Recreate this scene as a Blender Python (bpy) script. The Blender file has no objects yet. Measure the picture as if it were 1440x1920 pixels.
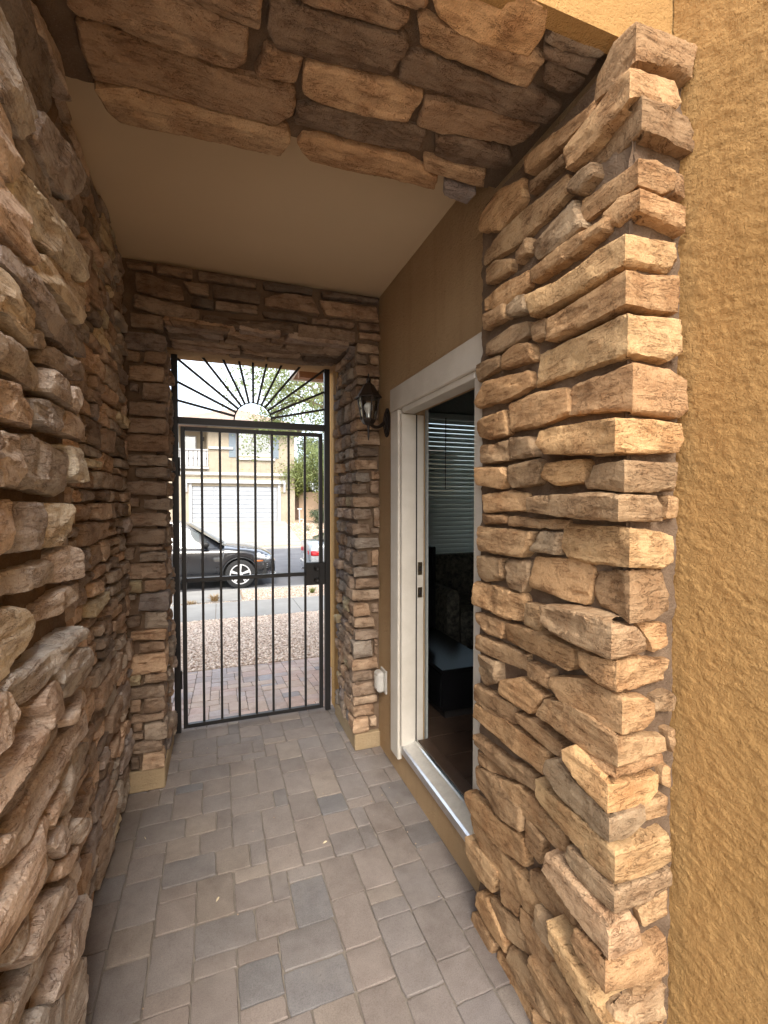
import bpy, math, random
import numpy as np
from mathutils import Vector, Matrix
from mathutils.geometry import delaunay_2d_cdt

# ------------------------------------------------------------------ camera, sky, sun, exposure
scene = bpy.context.scene
coll = scene.collection
cam_data = bpy.data.cameras.new('camera')
cam_data.sensor_fit = 'VERTICAL'
cam_data.sensor_height = 36.0
cam_data.sensor_width = 27.0
cam_data.lens = 16.1
cam_data.clip_start = 0.02
cam_data.clip_end = 2000
cam = bpy.data.objects.new('camera', cam_data)
coll.objects.link(cam)
cam.location = (0, 0, 1.53)
cam.rotation_euler = (math.radians(90 - 1.44), 0, math.radians(-19.74))
scene.camera = cam

SUN_ELEV, SUN_AZ = 44.0, 186.0          # azimuth clockwise from +Y (the street side)
world = bpy.data.worlds.new('World')
scene.world = world
world.use_nodes = True
wn, wl = world.node_tree.nodes, world.node_tree.links
wn.clear()
w_out = wn.new('ShaderNodeOutputWorld')
w_bg = wn.new('ShaderNodeBackground')
w_bg.inputs['Strength'].default_value = 0.15
w_sky = wn.new('ShaderNodeTexSky')
w_sky.sky_type = 'NISHITA'
w_sky.sun_disc = False
w_sky.sun_elevation = math.radians(SUN_ELEV)
w_sky.sun_rotation = math.radians(SUN_AZ)
w_sky.dust_density = 3.0
w_sky.air_density = 1.0
w_tc = wn.new('ShaderNodeTexCoord')
w_map = wn.new('ShaderNodeMapping')
w_map.inputs['Scale'].default_value = (1, 1, 2.2)
w_no = wn.new('ShaderNodeTexNoise')
w_no.inputs['Scale'].default_value = 2.2
w_no.inputs['Detail'].default_value = 7
w_no.inputs['Roughness'].default_value = 0.6
w_rmp = wn.new('ShaderNodeMapRange')
w_rmp.inputs['From Min'].default_value = 0.38
w_rmp.inputs['From Max'].default_value = 0.70
w_rmp.inputs['To Min'].default_value = 0.1
w_rmp.inputs['To Max'].default_value = 0.95
w_mix = wn.new('ShaderNodeMix')
w_mix.data_type = 'RGBA'
w_mix.inputs['B'].default_value = (6.2, 6.3, 6.5, 1)      # thin bright cloud
wl.new(w_tc.outputs['Generated'], w_map.inputs['Vector'])
wl.new(w_map.outputs['Vector'], w_no.inputs['Vector'])
wl.new(w_no.outputs['Fac'], w_rmp.inputs['Value'])
wl.new(w_rmp.outputs['Result'], w_mix.inputs['Factor'])
wl.new(w_sky.outputs['Color'], w_mix.inputs['A'])
wl.new(w_mix.outputs['Result'], w_bg.inputs['Color'])
wl.new(w_bg.outputs['Background'], w_out.inputs['Surface'])

sun_data = bpy.data.lights.new('sun', 'SUN')
sun_data.energy = 1.25
sun_data.angle = math.radians(30)
sun_data.color = (1.0, 0.95, 0.87)
sun = bpy.data.objects.new('sun', sun_data)
coll.objects.link(sun)
_e, _a = math.radians(SUN_ELEV), math.radians(SUN_AZ)
_d = Vector((math.sin(_a) * math.cos(_e), math.cos(_a) * math.cos(_e), math.sin(_e)))
sun.rotation_euler = _d.to_track_quat('Z', 'Y').to_euler()
sun.location = (0, 0, 12)

vs = scene.view_settings
vs.view_transform = 'Standard'
vs.look = 'None'
vs.gamma = 1.0
vs.use_curve_mapping = False
vs.exposure = 1.88
scene.render.engine = 'CYCLES'
scene.cycles.max_bounces = 10
scene.cycles.diffuse_bounces = 6
scene.cycles.transparent_max_bounces = 16

# ------------------------------------------------------------------ helpers
random.seed(11)
def R(a, b): return random.uniform(a, b)

def link(o, parent=None):
    coll.objects.link(o)
    if parent is not None:
        o.parent = parent
    return o

def tag(o, label=None, cat=None, group=None, kind=None):
    if label: o['label'] = label
    if cat: o['category'] = cat
    if group: o['group'] = group
    if kind: o['kind'] = kind
    return o

def empty(name, loc, label=None, cat=None, group=None, kind=None):
    o = bpy.data.objects.new(name, None)
    o.empty_display_size = 0.1
    o.location = loc
    coll.objects.link(o)
    return tag(o, label, cat, group, kind)

def mesh_obj(name, verts, faces, mat, parent=None, smooth=None, center=True, color=None):
    """verts in world space; the object sits at its own centre; a parent is an unrotated Empty or object"""
    v = np.asarray(verts, dtype=float)
    c = (v.min(0) + v.max(0)) / 2 if center else np.zeros(3)
    me = bpy.data.meshes.new(name)
    me.from_pydata((v - c).tolist(), [], [list(map(int, f)) for f in faces])
    if mat: me.materials.append(mat)
    if smooth is not None:
        me.polygons.foreach_set('use_smooth', [True] * len(me.polygons))
        if smooth < 179:
            me.set_sharp_from_angle(angle=math.radians(smooth))
    me.update()
    o = bpy.data.objects.new(name, me)
    if parent is not None:
        o.parent = parent
        c = c - np.array(world_loc(parent))
    o.location = c
    if color is not None:
        o.color = (*color, 1)
    coll.objects.link(o)
    return o

def world_loc(o):
    p = Vector(o.location)
    while o.parent is not None:
        o = o.parent
        p = p + Vector(o.location)
    return p

class MB:
    """collects pieces of ONE part"""
    def __init__(self): self.v = []; self.f = []
    def add(self, verts, faces):
        n = len(self.v)
        self.v += [tuple(map(float, q)) for q in verts]
        self.f += [[i + n for i in f] for f in faces]
        return self
    def box(self, x0, x1, y0, y1, z0, z1, bev=0.0):
        if bev <= 0:
            vs_ = [(x, y, z) for z in (z0, z1) for y in (y0, y1) for x in (x0, x1)]
            return self.add(vs_, [(0, 2, 3, 1), (4, 5, 7, 6), (0, 1, 5, 4), (2, 6, 7, 3), (0, 4, 6, 2), (1, 3, 7, 5)])
        b = min(bev, (x1 - x0) * .45, (y1 - y0) * .45, (z1 - z0) * .45)
        def ring(z, i):
            return [(x0 + i, y0, z), (x1 - i, y0, z), (x1, y0 + i, z), (x1, y1 - i, z), (x1 - i, y1, z), (x0 + i, y1, z), (x0, y1 - i, z), (x0, y0 + i, z)]
        def ringin(z):
            return [(x0 + b, y0 + b, z), (x1 - b, y0 + b, z), (x1 - b, y0 + b, z), (x1 - b, y1 - b, z), (x1 - b, y1 - b, z), (x0 + b, y1 - b, z), (x0 + b, y1 - b, z), (x0 + b, y0 + b, z)]
        bot = [(x0 + b, y0 + b, z0), (x1 - b, y0 + b, z0), (x1 - b, y1 - b, z0), (x0 + b, y1 - b, z0)]
        top = [(x, y, z1) for x, y, _ in bot]
        r1, r2 = ring(z0 + b, b), ring(z1 - b, b)
        V = bot + r1 + r2 + top
        F = [(3, 2, 1, 0), (20, 21, 22, 23)]
        for i in range(8):
            j = (i + 1) % 8
            F.append((4 + i, 4 + j, 12 + j, 12 + i))
        cm = [0, 1, 1, 2, 2, 3, 3, 0]
        for i in range(8):
            j = (i + 1) % 8
            a, c2 = cm[i], cm[j]
            F.append((4 + j, 4 + i, a) if a == c2 else (4 + j, 4 + i, a, c2))
            F.append((12 + i, 12 + j, 20 + c2) if a == c2 else (12 + i, 12 + j, 20 + c2, 20 + a))
        return self.add(V, F)
    def bar(self, a, b, w, h=None):
        """square bar from a to b"""
        h = h or w
        a, b = Vector(a), Vector(b)
        d = (b - a).normalized()
        up = Vector((0, 0, 1)) if abs(d.z) < .95 else Vector((0, 1, 0))
        s = d.cross(up).normalized() * (w / 2)
        t = s.cross(d).normalized() * (h / 2)
        V = [a - s - t, a + s - t, a + s + t, a - s + t, b - s - t, b + s - t, b + s + t, b - s + t]
        return self.add(V, [(0, 1, 2, 3), (7, 6, 5, 4), (0, 4, 5, 1), (1, 5, 6, 2), (2, 6, 7, 3), (3, 7, 4, 0)])
    def tube(self, pts, rad, n=10, cap=True):
        pts = [Vector(p) for p in pts]
        rad = rad if isinstance(rad, (list, tuple)) else [rad] * len(pts)
        V, F = [], []
        prev = None
        for i, p in enumerate(pts):
            d = (pts[min(i + 1, len(pts) - 1)] - pts[max(i - 1, 0)]).normalized()
            if prev is None:
                up = Vector((0, 0, 1)) if abs(d.z) < .9 else Vector((1, 0, 0))
                s = d.cross(up).normalized()
            else:
                s = (prev - d * prev.dot(d)).normalized()
            prev = s
            t = d.cross(s)
            for k in range(n):
                a = 2 * math.pi * k / n
                V.append(p + (s * math.cos(a) + t * math.sin(a)) * rad[i])
        for i in range(len(pts) - 1):
            for k in range(n):
                k2 = (k + 1) % n
                F.append((i * n + k, i * n + k2, (i + 1) * n + k2, (i + 1) * n + k))
        if cap:
            F.append(tuple(range(n))[::-1])
            F.append(tuple((len(pts) - 1) * n + k for k in range(n)))
        return self.add(V, F)
    def lathe(self, prof, c, axis='z', n=20, cap=True):
        """prof: (r, h) list, around axis through c"""
        V, F = [], []
        for r, h in prof:
            for k in range(n):
                a = 2 * math.pi * k / n
                q = (r * math.cos(a), r * math.sin(a), h)
                if axis == 'y': q = (q[0], q[2], q[1])
                if axis == 'x': q = (q[2], q[0], q[1])
                V.append((c[0] + q[0], c[1] + q[1], c[2] + q[2]))
        for i in range(len(prof) - 1):
            for k in range(n):
                k2 = (k + 1) % n
                f = (i * n + k, i * n + k2, (i + 1) * n + k2, (i + 1) * n + k)
                F.append(f if axis != 'y' else f[::-1])
        if not cap: return self.add(V, F)
        F.append(tuple(range(n)) if axis == 'y' else tuple(range(n))[::-1])
        e = tuple((len(prof) - 1) * n + k for k in range(n))
        F.append(e[::-1] if axis == 'y' else e)
        return self.add(V, F)
    def prism(self, poly, axis, a, b):
        """poly of 2-D points extruded along axis ('x': pts are (y,z); 'y': (x,z); 'z': (x,y))"""
        def at(p, h):
            return {'x': (h, p[0], p[1]), 'y': (p[0], h, p[1]), 'z': (p[0], p[1], h)}[axis]
        n = len(poly)
        V = [at(p, a) for p in poly] + [at(p, b) for p in poly]
        F = [tuple(range(n))[::-1], tuple(range(n, 2 * n))] + [(i, (i + 1) % n, n + (i + 1) % n, n + i) for i in range(n)]
        return self.add(V, F)
    def build(self, name, mat, parent=None, smooth=None, color=None):
        return mesh_obj(name, self.v, self.f, mat, parent, smooth, True, color)

def fix_normals(o):
    import bmesh
    bm = bmesh.new(); bm.from_mesh(o.data)
    bmesh.ops.recalc_face_normals(bm, faces=bm.faces)
    bm.to_mesh(o.data); bm.free()
    return o

# ---- vectorised value noise
_rng = np.random.default_rng(5)
_perm = _rng.permutation(256)
_perm = np.concatenate([_perm, _perm, _perm])
_val = _rng.random(256) * 2 - 1
def noise3(p):
    p = np.asarray(p, float)
    i = np.floor(p).astype(int)
    f = p - i
    f = f * f * (3 - 2 * f)
    i &= 255
    def h(dx, dy, dz):
        return _val[_perm[_perm[_perm[(i[:, 0] + dx) & 255] + ((i[:, 1] + dy) & 255)] + ((i[:, 2] + dz) & 255)] & 255]
    def lerp(a, b, t): return a + (b - a) * t
    x00 = lerp(h(0, 0, 0), h(1, 0, 0), f[:, 0]); x10 = lerp(h(0, 1, 0), h(1, 1, 0), f[:, 0])
    x01 = lerp(h(0, 0, 1), h(1, 0, 1), f[:, 0]); x11 = lerp(h(0, 1, 1), h(1, 1, 1), f[:, 0])
    return lerp(lerp(x00, x10, f[:, 1]), lerp(x01, x11, f[:, 1]), f[:, 2])
def fbm(p, o=3):
    p = np.asarray(p, float); s = 0; a = 1
    for _ in range(o):
        s = s + a * noise3(p); p = p * 2.03 + 17.1; a *= .5
    return s

# ------------------------------------------------------------------ materials
def new_mat(name):
    m = bpy.data.materials.new(name)
    m.use_nodes = True
    nt = m.node_tree
    b = nt.nodes['Principled BSDF']
    return m, nt.nodes, nt.links, b
def nd(N, kind, **kw):
    n = N.new(kind)
    for k, v in kw.items():
        if k.startswith('_'): setattr(n, k[1:], v)
        else: n.inputs[k.replace('__', ' ')].default_value = v
    return n
def mixc(N, L, fac, a, b, mode='MIX'):
    n = N.new('ShaderNodeMix'); n.data_type = 'RGBA'; n.blend_type = mode
    for k, v in (('Factor', fac), ('A', a), ('B', b)):
        if hasattr(v, 'links') or hasattr(v, 'is_linked'): L.new(v, n.inputs[k])
        else: n.inputs[k].default_value = v if k == 'Factor' else (*v, 1)
    return n.outputs['Result']
def ramp(N, L, src, p0, c0, p1, c1):
    r = N.new('ShaderNodeMapRange')
    r.inputs['From Min'].default_value = p0; r.inputs['From Max'].default_value = p1
    r.inputs['To Min'].default_value = c0; r.inputs['To Max'].default_value = c1
    L.new(src, r.inputs['Value'])
    return r.outputs['Result']
def coords(N, L, scale=(1, 1, 1), per_object=False):
    g = N.new('ShaderNodeNewGeometry')
    src = g.outputs['Position']
    if per_object:
        oi = N.new('ShaderNodeObjectInfo')
        mul = N.new('ShaderNodeMath'); mul.operation = 'MULTIPLY'; mul.inputs[1].default_value = 40
        L.new(oi.outputs['Random'], mul.inputs[0])
        cx = N.new('ShaderNodeCombineXYZ')
        for k in 'XYZ': L.new(mul.outputs[0], cx.inputs[k])
        ad = N.new('ShaderNodeVectorMath'); ad.operation = 'ADD'
        L.new(src, ad.inputs[0]); L.new(cx.outputs[0], ad.inputs[1])
        src = ad.outputs[0]
    mp = N.new('ShaderNodeVectorMath'); mp.operation = 'MULTIPLY'
    mp.inputs[1].default_value = scale
    L.new(src, mp.inputs[0])
    return mp.outputs[0]
def noise_t(N, L, vec, scale, detail=4, rough=.55, dist=0):
    n = N.new('ShaderNodeTexNoise')
    n.inputs['Scale'].default_value = scale; n.inputs['Detail'].default_value = detail
    n.inputs['Roughness'].default_value = rough; n.inputs['Distortion'].default_value = dist
    L.new(vec, n.inputs['Vector'])
    return n.outputs['Fac']
def bump(N, L, bsdf, h, strength, dist, prev=None):
    b = N.new('ShaderNodeBump')
    b.inputs['Strength'].default_value = strength; b.inputs['Distance'].default_value = dist
    L.new(h, b.inputs['Height'])
    if prev is not None: L.new(prev, b.inputs['Normal'])
    L.new(b.outputs['Normal'], bsdf.inputs['Normal'])
    return b.outputs['Normal']
def madd(N, L, a, b, op='ADD'):
    m = N.new('ShaderNodeMath'); m.operation = op
    for i, v in enumerate((a, b)):
        if isinstance(v, (int, float)): m.inputs[i].default_value = v
        else: L.new(v, m.inputs[i])
    return m.outputs[0]

def stone_mat(name, strata):
    m, N, L, b = new_mat(name)
    oi = N.new('ShaderNodeObjectInfo')
    v1 = coords(N, L, (1, 1, 1), True)
    vs_ = coords(N, L, strata, True)
    big = noise_t(N, L, v1, 11, 5, .6)
    med = noise_t(N, L, v1, 45, 6, .65)
    fine = noise_t(N, L, v1, 230, 4, .6)
    st = noise_t(N, L, vs_, 1.0, 5, .6, .6)
    col = oi.outputs['Color']
    col = mixc(N, L, ramp(N, L, big, .42, 0, .68, .75), col, (.62, .52, .46), 'MULTIPLY')       # weathered patches
    col = mixc(N, L, ramp(N, L, med, .5, 0, .75, .3), col, (1.2, 1.02, .82), 'MULTIPLY')       # iron tint
    col = mixc(N, L, ramp(N, L, st, .54, 0, .68, .5), col, (.36, .27, .22), 'MULTIPLY')         # dark bedding lines
    col = mixc(N, L, ramp(N, L, st, .42, .30, .28, 0), col, (1.3, 1.28, 1.22), 'MULTIPLY')
    col = mixc(N, L, ramp(N, L, fine, .35, .4, .62, 0), col, (.6, .55, .5), 'MULTIPLY')
    col = mixc(N, L, ramp(N, L, fine, .66, 0, .78, .4), col, (1.6, 1.5, 1.4), 'MULTIPLY')
    crk = N.new('ShaderNodeMath'); crk.operation = 'ABSOLUTE'                                     # thin open bedding cracks
    L.new(madd(N, L, noise_t(N, L, coords(N, L, tuple(q * .8 for q in strata), True), 1.0, 4, .7, 1.2), -.5), crk.inputs[0])
    line = ramp(N, L, crk.outputs[0], .003, 1, .015, 0)
    line = madd(N, L, line, ramp(N, L, big, .42, 0, .55, 1), 'MULTIPLY')
    col = mixc(N, L, madd(N, L, line, .42, 'MULTIPLY'), col, (.28, .21, .17), 'MULTIPLY')
    pit = N.new('ShaderNodeTexVoronoi'); pit.inputs['Scale'].default_value = 130
    L.new(v1, pit.inputs['Vector'])
    pv = ramp(N, L, pit.outputs['Distance'], .12, 1, .3, 0)
    pv = madd(N, L, pv, ramp(N, L, med, .48, 0, .6, 1), 'MULTIPLY')
    col = mixc(N, L, madd(N, L, pv, .5, 'MULTIPLY'), col, (.45, .36, .3), 'MULTIPLY')
    L.new(col, b.inputs['Base Color'])
    b.inputs['Roughness'].default_value = .95
    b.inputs['Specular IOR Level'].default_value = .12
    p = bump(N, L, b, st, .8, .005)
    p = bump(N, L, b, med, .9, .006, p)
    p = bump(N, L, b, fine, .9, .0026, p)
    p = bump(N, L, b, madd(N, L, line, -1, 'MULTIPLY'), .8, .004, p)
    bump(N, L, b, madd(N, L, pv, -1, 'MULTIPLY'), .7, .002, p)
    return m
M = {}
M['stone'] = stone_mat('ledge_stone', (15, 15, 62))
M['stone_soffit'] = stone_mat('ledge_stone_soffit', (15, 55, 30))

def grain_mat(name, c0, c1, scale, bscale, bstr, bdist, rough=.9, detail=5, c2=None):
    m, N, L, b = new_mat(name)
    v = coords(N, L)
    a = noise_t(N, L, v, scale, detail, .6)
    f = noise_t(N, L, v, bscale, 5, .65)
    col = mixc(N, L, ramp(N, L, a, .35, 0, .65, 1), c0, c1)
    if c2: col = mixc(N, L, ramp(N, L, f, .55, 0, .75, .8), col, c2)
    L.new(col, b.inputs['Base Color'])
    b.inputs['Roughness'].default_value = rough
    b.inputs['Specular IOR Level'].default_value = .25
    bump(N, L, b, f, bstr, bdist)
    return m
M['mortar'] = grain_mat('brown_mortar', (.15, .098, .062), (.205, .14, .09), 14, 190, 1, .006, .95, 5, (.27, .195, .13))

def stucco_mat(name, c0, c1, k=1.0, dist=.006, dirt=None):
    """skip-trowel stucco: flat pads with ragged ridges between them, plus grit"""
    m, N, L, b = new_mat(name)
    v = coords(N, L, (1, 1, 1.5))
    vv = coords(N, L)
    warp = N.new('ShaderNodeTexNoise'); warp.inputs['Scale'].default_value = 30 * k; warp.inputs['Detail'].default_value = 3
    L.new(v, warp.inputs['Vector'])
    ad = N.new('ShaderNodeVectorMath'); ad.operation = 'MULTIPLY_ADD'
    L.new(warp.outputs['Color'], ad.inputs[0]); ad.inputs[1].default_value = (.012 / k,) * 3; L.new(v, ad.inputs[2])
    n1 = noise_t(N, L, ad.outputs[0], 36 * k, 6, .68)
    ridge = ramp(N, L, n1, .46, 0, .54, 1)
    n2 = noise_t(N, L, ad.outputs[0], 16 * k, 3, .5)
    grit = noise_t(N, L, vv, 420, 3, .6)
    big = noise_t(N, L, vv, 2.3, 4, .6)
    col = mixc(N, L, ramp(N, L, big, .35, 0, .65, 1), c0, c1)
    col = mixc(N, L, ramp(N, L, grit, .62, 0, .75, .35), col, (.55, .5, .45), 'MULTIPLY')
    strk = noise_t(N, L, coords(N, L, (7, 7, .5)), 1.0, 5, .65)
    col = mixc(N, L, ramp(N, L, strk, .5, 0, .72, .35), col, (.72, .66, .58), 'MULTIPLY')
    spk = noise_t(N, L, vv, 130, 5, .7)
    col = mixc(N, L, ramp(N, L, spk, .42, .35, .3, 0), col, (.7, .62, .52), 'MULTIPLY')
    if dirt:
        col = mixc(N, L, ramp(N, L, noise_t(N, L, vv, 9, 6, .7), .5, 0, .72, .7), col, dirt)
    L.new(col, b.inputs['Base Color'])
    b.inputs['Roughness'].default_value = .95
    b.inputs['Specular IOR Level'].default_value = .1
    h = madd(N, L, n1, madd(N, L, n2, .8, 'MULTIPLY'))
    p = bump(N, L, b, h, .9, dist * 2)
    vo = N.new('ShaderNodeTexVoronoi'); vo.inputs['Scale'].default_value = 150 * k ** .5
    L.new(vv, vo.inputs['Vector'])
    p = bump(N, L, b, madd(N, L, vo.outputs['Distance'], -1, 'MULTIPLY'), .5, .003, p)
    p = bump(N, L, b, spk, .7, .004, p)
    bump(N, L, b, grit, .7, .002, p)
    return m
M['stucco'] = stucco_mat('ochre_stucco', (.49, .295, .115), (.55, .34, .14), 1.6, .0045)
M['stucco_fine'] = stucco_mat('tan_stucco', (.55, .385, .22), (.60, .425, .25), 1.9, .009)
M['stucco_base'] = stucco_mat('plinth_stucco', (.43, .33, .205), (.47, .37, .24), 2.0, .003, (.3, .22, .13))
M['ceiling'] = grain_mat('porch_ceiling_paint', (.68, .525, .335), (.71, .55, .355), 1.4, 60, .4, .0015, .8)
M['cream'] = stucco_mat('cream_stucco', (.36, .32, .25), (.40, .36, .285), .8, .01)
M['white_trim'] = grain_mat('cream_wood_trim', (.57, .52, .44), (.63, .58, .5), 8, 120, .7, .0026, .6)
M['white_paint'] = grain_mat('white_paint', (.74, .73, .70), (.8, .79, .76), 5, 60, .1, .001, .5)
M['concrete'] = grain_mat('pale_concrete', (.28, .268, .243), (.34, .325, .295), 1.7, 90, .4, .003, .9, 6, (.24, .225, .205))
M['asphalt'] = grain_mat('worn_asphalt', (.115, .115, .12), (.16, .16, .165), 1.2, 160, .6, .004, .9)
M['soil'] = grain_mat('gravel_bed', (.30, .215, .15), (.40, .30, .21), 30, 220, 1, .008, .95, 6, (.5, .40, .30))
M['joint_sand'] = grain_mat('joint_sand', (.17, .145, .12), (.23, .2, .165), 20, 300, .8, .003, .95)

def simple(name, col, rough=.5, metal=0.0, spec=.5, **kw):
    m, N, L, b = new_mat(name)
    b.inputs['Base Color'].default_value = (*col, 1)
    b.inputs['Roughness'].default_value = rough
    b.inputs['Metallic'].default_value = metal
    b.inputs['Specular IOR Level'].default_value = spec
    for k, v in kw.items(): b.inputs[k.replace('__', ' ')].default_value = v
    v = coords(N, L)
    f = noise_t(N, L, v, 35, 4, .6)
    c = mixc(N, L, ramp(N, L, f, .3, 0, .7, 1), tuple(x * .9 for x in col), tuple(min(1, x * 1.08) for x in col))
    L.new(c, b.inputs['Base Color'])
    return m
M['iron'] = simple('black_iron_paint', (.014, .013, .013), .42)
M['bronze'] = simple('dark_bronze', (.03, .02, .015), .42, .4)
M['brass'] = simple('aged_strike_plate', (.30, .22, .13), .35, 1)
M['alu'] = simple('mill_aluminium', (.72, .73, .74), .28, 1)
M['plastic'] = simple('grey_cover_plastic', (.52, .5, .46), .35)
M['black'] = simple('black_lacquer', (.008, .008, .009), .22)
M['screen'] = simple('dark_screen', (.004, .004, .005), .08)
M['gasket'] = simple('dark_gasket', (.02, .015, .012), .8)
M['room_wall'] = simple('room_wall_paint', (.34, .36, .34), .85)
M['room_ceiling'] = simple('room_ceiling_paint', (.5, .5, .47), .9)
M['dark_wood'] = grain_mat('dark_wood_tile', (.055, .035, .025), (.085, .055, .038), 9, 70, .2, .001, .35)
M['slat'] = simple('blind_slat_vinyl', (.72, .74, .72), .5)
M['bulb'] = simple('frosted_bulb', (.8, .8, .78), .35)
M['brown_wood'] = simple('brown_eave_wood', (.26, .13, .06), .7)
M['roof_tile'] = grain_mat('concrete_roof_tile', (.33, .255, .215), (.42, .33, .28), 3, 30, .4, .01, .85)
M['shutter'] = simple('slate_blue_shutter', (.16, .20, .23), .6)
M['cushion'] = grain_mat('patterned_cushion', (.03, .028, .024), (.12, .11, .08), 30, 60, .2, .002, .9)
M['bark'] = grain_mat('greenish_bark', (.10, .09, .05), (.17, .15, .09), 8, 60, .6, .01, .9)
M['block_wall'] = grain_mat('tan_block', (.40, .29, .2), (.46, .34, .24), 2, 60, .3, .004, .9)
M['gate_wood'] = simple('brown_gate_wood', (.12, .07, .045), .7)

def glass_mat(name, tint, alpha_mix, rough=.02):
    """thin pane: clear view plus mirror reflection by angle"""
    m = bpy.data.materials.new(name); m.use_nodes = True
    N, L = m.node_tree.nodes, m.node_tree.links
    N.clear()
    out = N.new('ShaderNodeOutputMaterial')
    tr = N.new('ShaderNodeBsdfTransparent'); tr.inputs['Color'].default_value = (*tint, 1)
    gl = N.new('ShaderNodeBsdfGlossy'); gl.inputs['Roughness'].default_value = rough
    fr = N.new('ShaderNodeFresnel'); fr.inputs['IOR'].default_value = 1.5
    mx = N.new('ShaderNodeMixShader')
    ml = N.new('ShaderNodeMath'); ml.operation = 'MULTIPLY_ADD'; ml.inputs[1].default_value = 1.0; ml.inputs[2].default_value = alpha_mix
    ml.use_clamp = True
    L.new(fr.outputs[0], ml.inputs[0]); L.new(ml.outputs[0], mx.inputs[0])
    L.new(tr.outputs[0], mx.inputs[1]); L.new(gl.outputs[0], mx.inputs[2]); L.new(mx.outputs[0], out.inputs['Surface'])
    return m
M['glass'] = glass_mat('window_glass', (.85, .9, .88), .03)
M['lamp_glass'] = glass_mat('lantern_glass', (.93, .93, .9), .06, .08)
M['far_glass'] = glass_mat('far_window_glass', (.35, .42, .42), .22, .05)
M['car_glass'] = glass_mat('tinted_car_glass', (.45, .55, .52), .10)

def paver_mat():
    m, N, L, b = new_mat('concrete_paver')
    oi = N.new('ShaderNodeObjectInfo')
    v = coords(N, L, (1, 1, 1), True); vw = coords(N, L)
    a = noise_t(N, L, v, 14, 5, .65); f = noise_t(N, L, vw, 300, 5, .7); c = noise_t(N, L, vw, 3.0, 5, .65)
    col = oi.outputs['Color']
    col = mixc(N, L, ramp(N, L, a, .4, 0, .7, .55), col, (.72, .68, .68), 'MULTIPLY')
    col = mixc(N, L, ramp(N, L, f, .5, 0, .72, .55), col, (1.35, 1.3, 1.25), 'MULTIPLY')
    col = mixc(N, L, ramp(N, L, f, .5, 0, .34, .6), col, (.6, .58, .56), 'MULTIPLY')
    col = mixc(N, L, ramp(N, L, c, .5, 0, .72, .35), col, (.27, .235, .2))
    dk = noise_t(N, L, vw, 1.7, 6, .7, .4)
    col = mixc(N, L, ramp(N, L, dk, .5, 0, .66, .55), col, (.66, .62, .58), 'MULTIPLY')
    sp = noise_t(N, L, vw, 90, 5, .75)
    col = mixc(N, L, ramp(N, L, sp, .6, 0, .72, .55), col, (.5, .46, .43), 'MULTIPLY')
    L.new(col, b.inputs['Base Color'])
    b.inputs['Roughness'].default_value = .85
    b.inputs['Specular IOR Level'].default_value = .3
    p = bump(N, L, b, a, .3, .003)
    bump(N, L, b, f, .5, .0016, p)
    return m
M['paver'] = paver_mat()
def slat_mat():
    m, N, L, b = new_mat('translucent_blind_slat')
    b.inputs['Base Color'].default_value = (.74, .76, .74, 1); b.inputs['Roughness'].default_value = .5
    v = coords(N, L); c = mixc(N, L, ramp(N, L, noise_t(N, L, v, 6, 3), .3, 0, .7, 1), (.70, .72, .70), (.78, .80, .78))
    L.new(c, b.inputs['Base Color'])
    tl = N.new('ShaderNodeBsdfTranslucent'); tl.inputs['Color'].default_value = (.7, .76, .74, 1)
    mx = N.new('ShaderNodeMixShader'); mx.inputs[0].default_value = .3
    L.new(b.outputs[0], mx.inputs[1]); L.new(tl.outputs[0], mx.inputs[2]); L.new(mx.outputs[0], N['Material Output'].inputs['Surface'])
    return m
M['slat'] = slat_mat()
M['straw'] = simple('dry_leaf', (.5, .42, .28), .8)
M['garage'] = grain_mat('garage_door_paint', (.30, .32, .34), (.345, .365, .385), 2, 60, .1, .001, .5)
M['far_white'] = grain_mat('far_white_paint', (.38, .38, .375), (.43, .43, .425), 3, 60, .1, .001, .6)
M['patio'] = grain_mat('pale_bounce_patio', (.62, .59, .53), (.70, .67, .61), 2, 80, .3, .002, .9)  # pale tone chosen so the unseen courtyard floor bounces light into the passage

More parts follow.
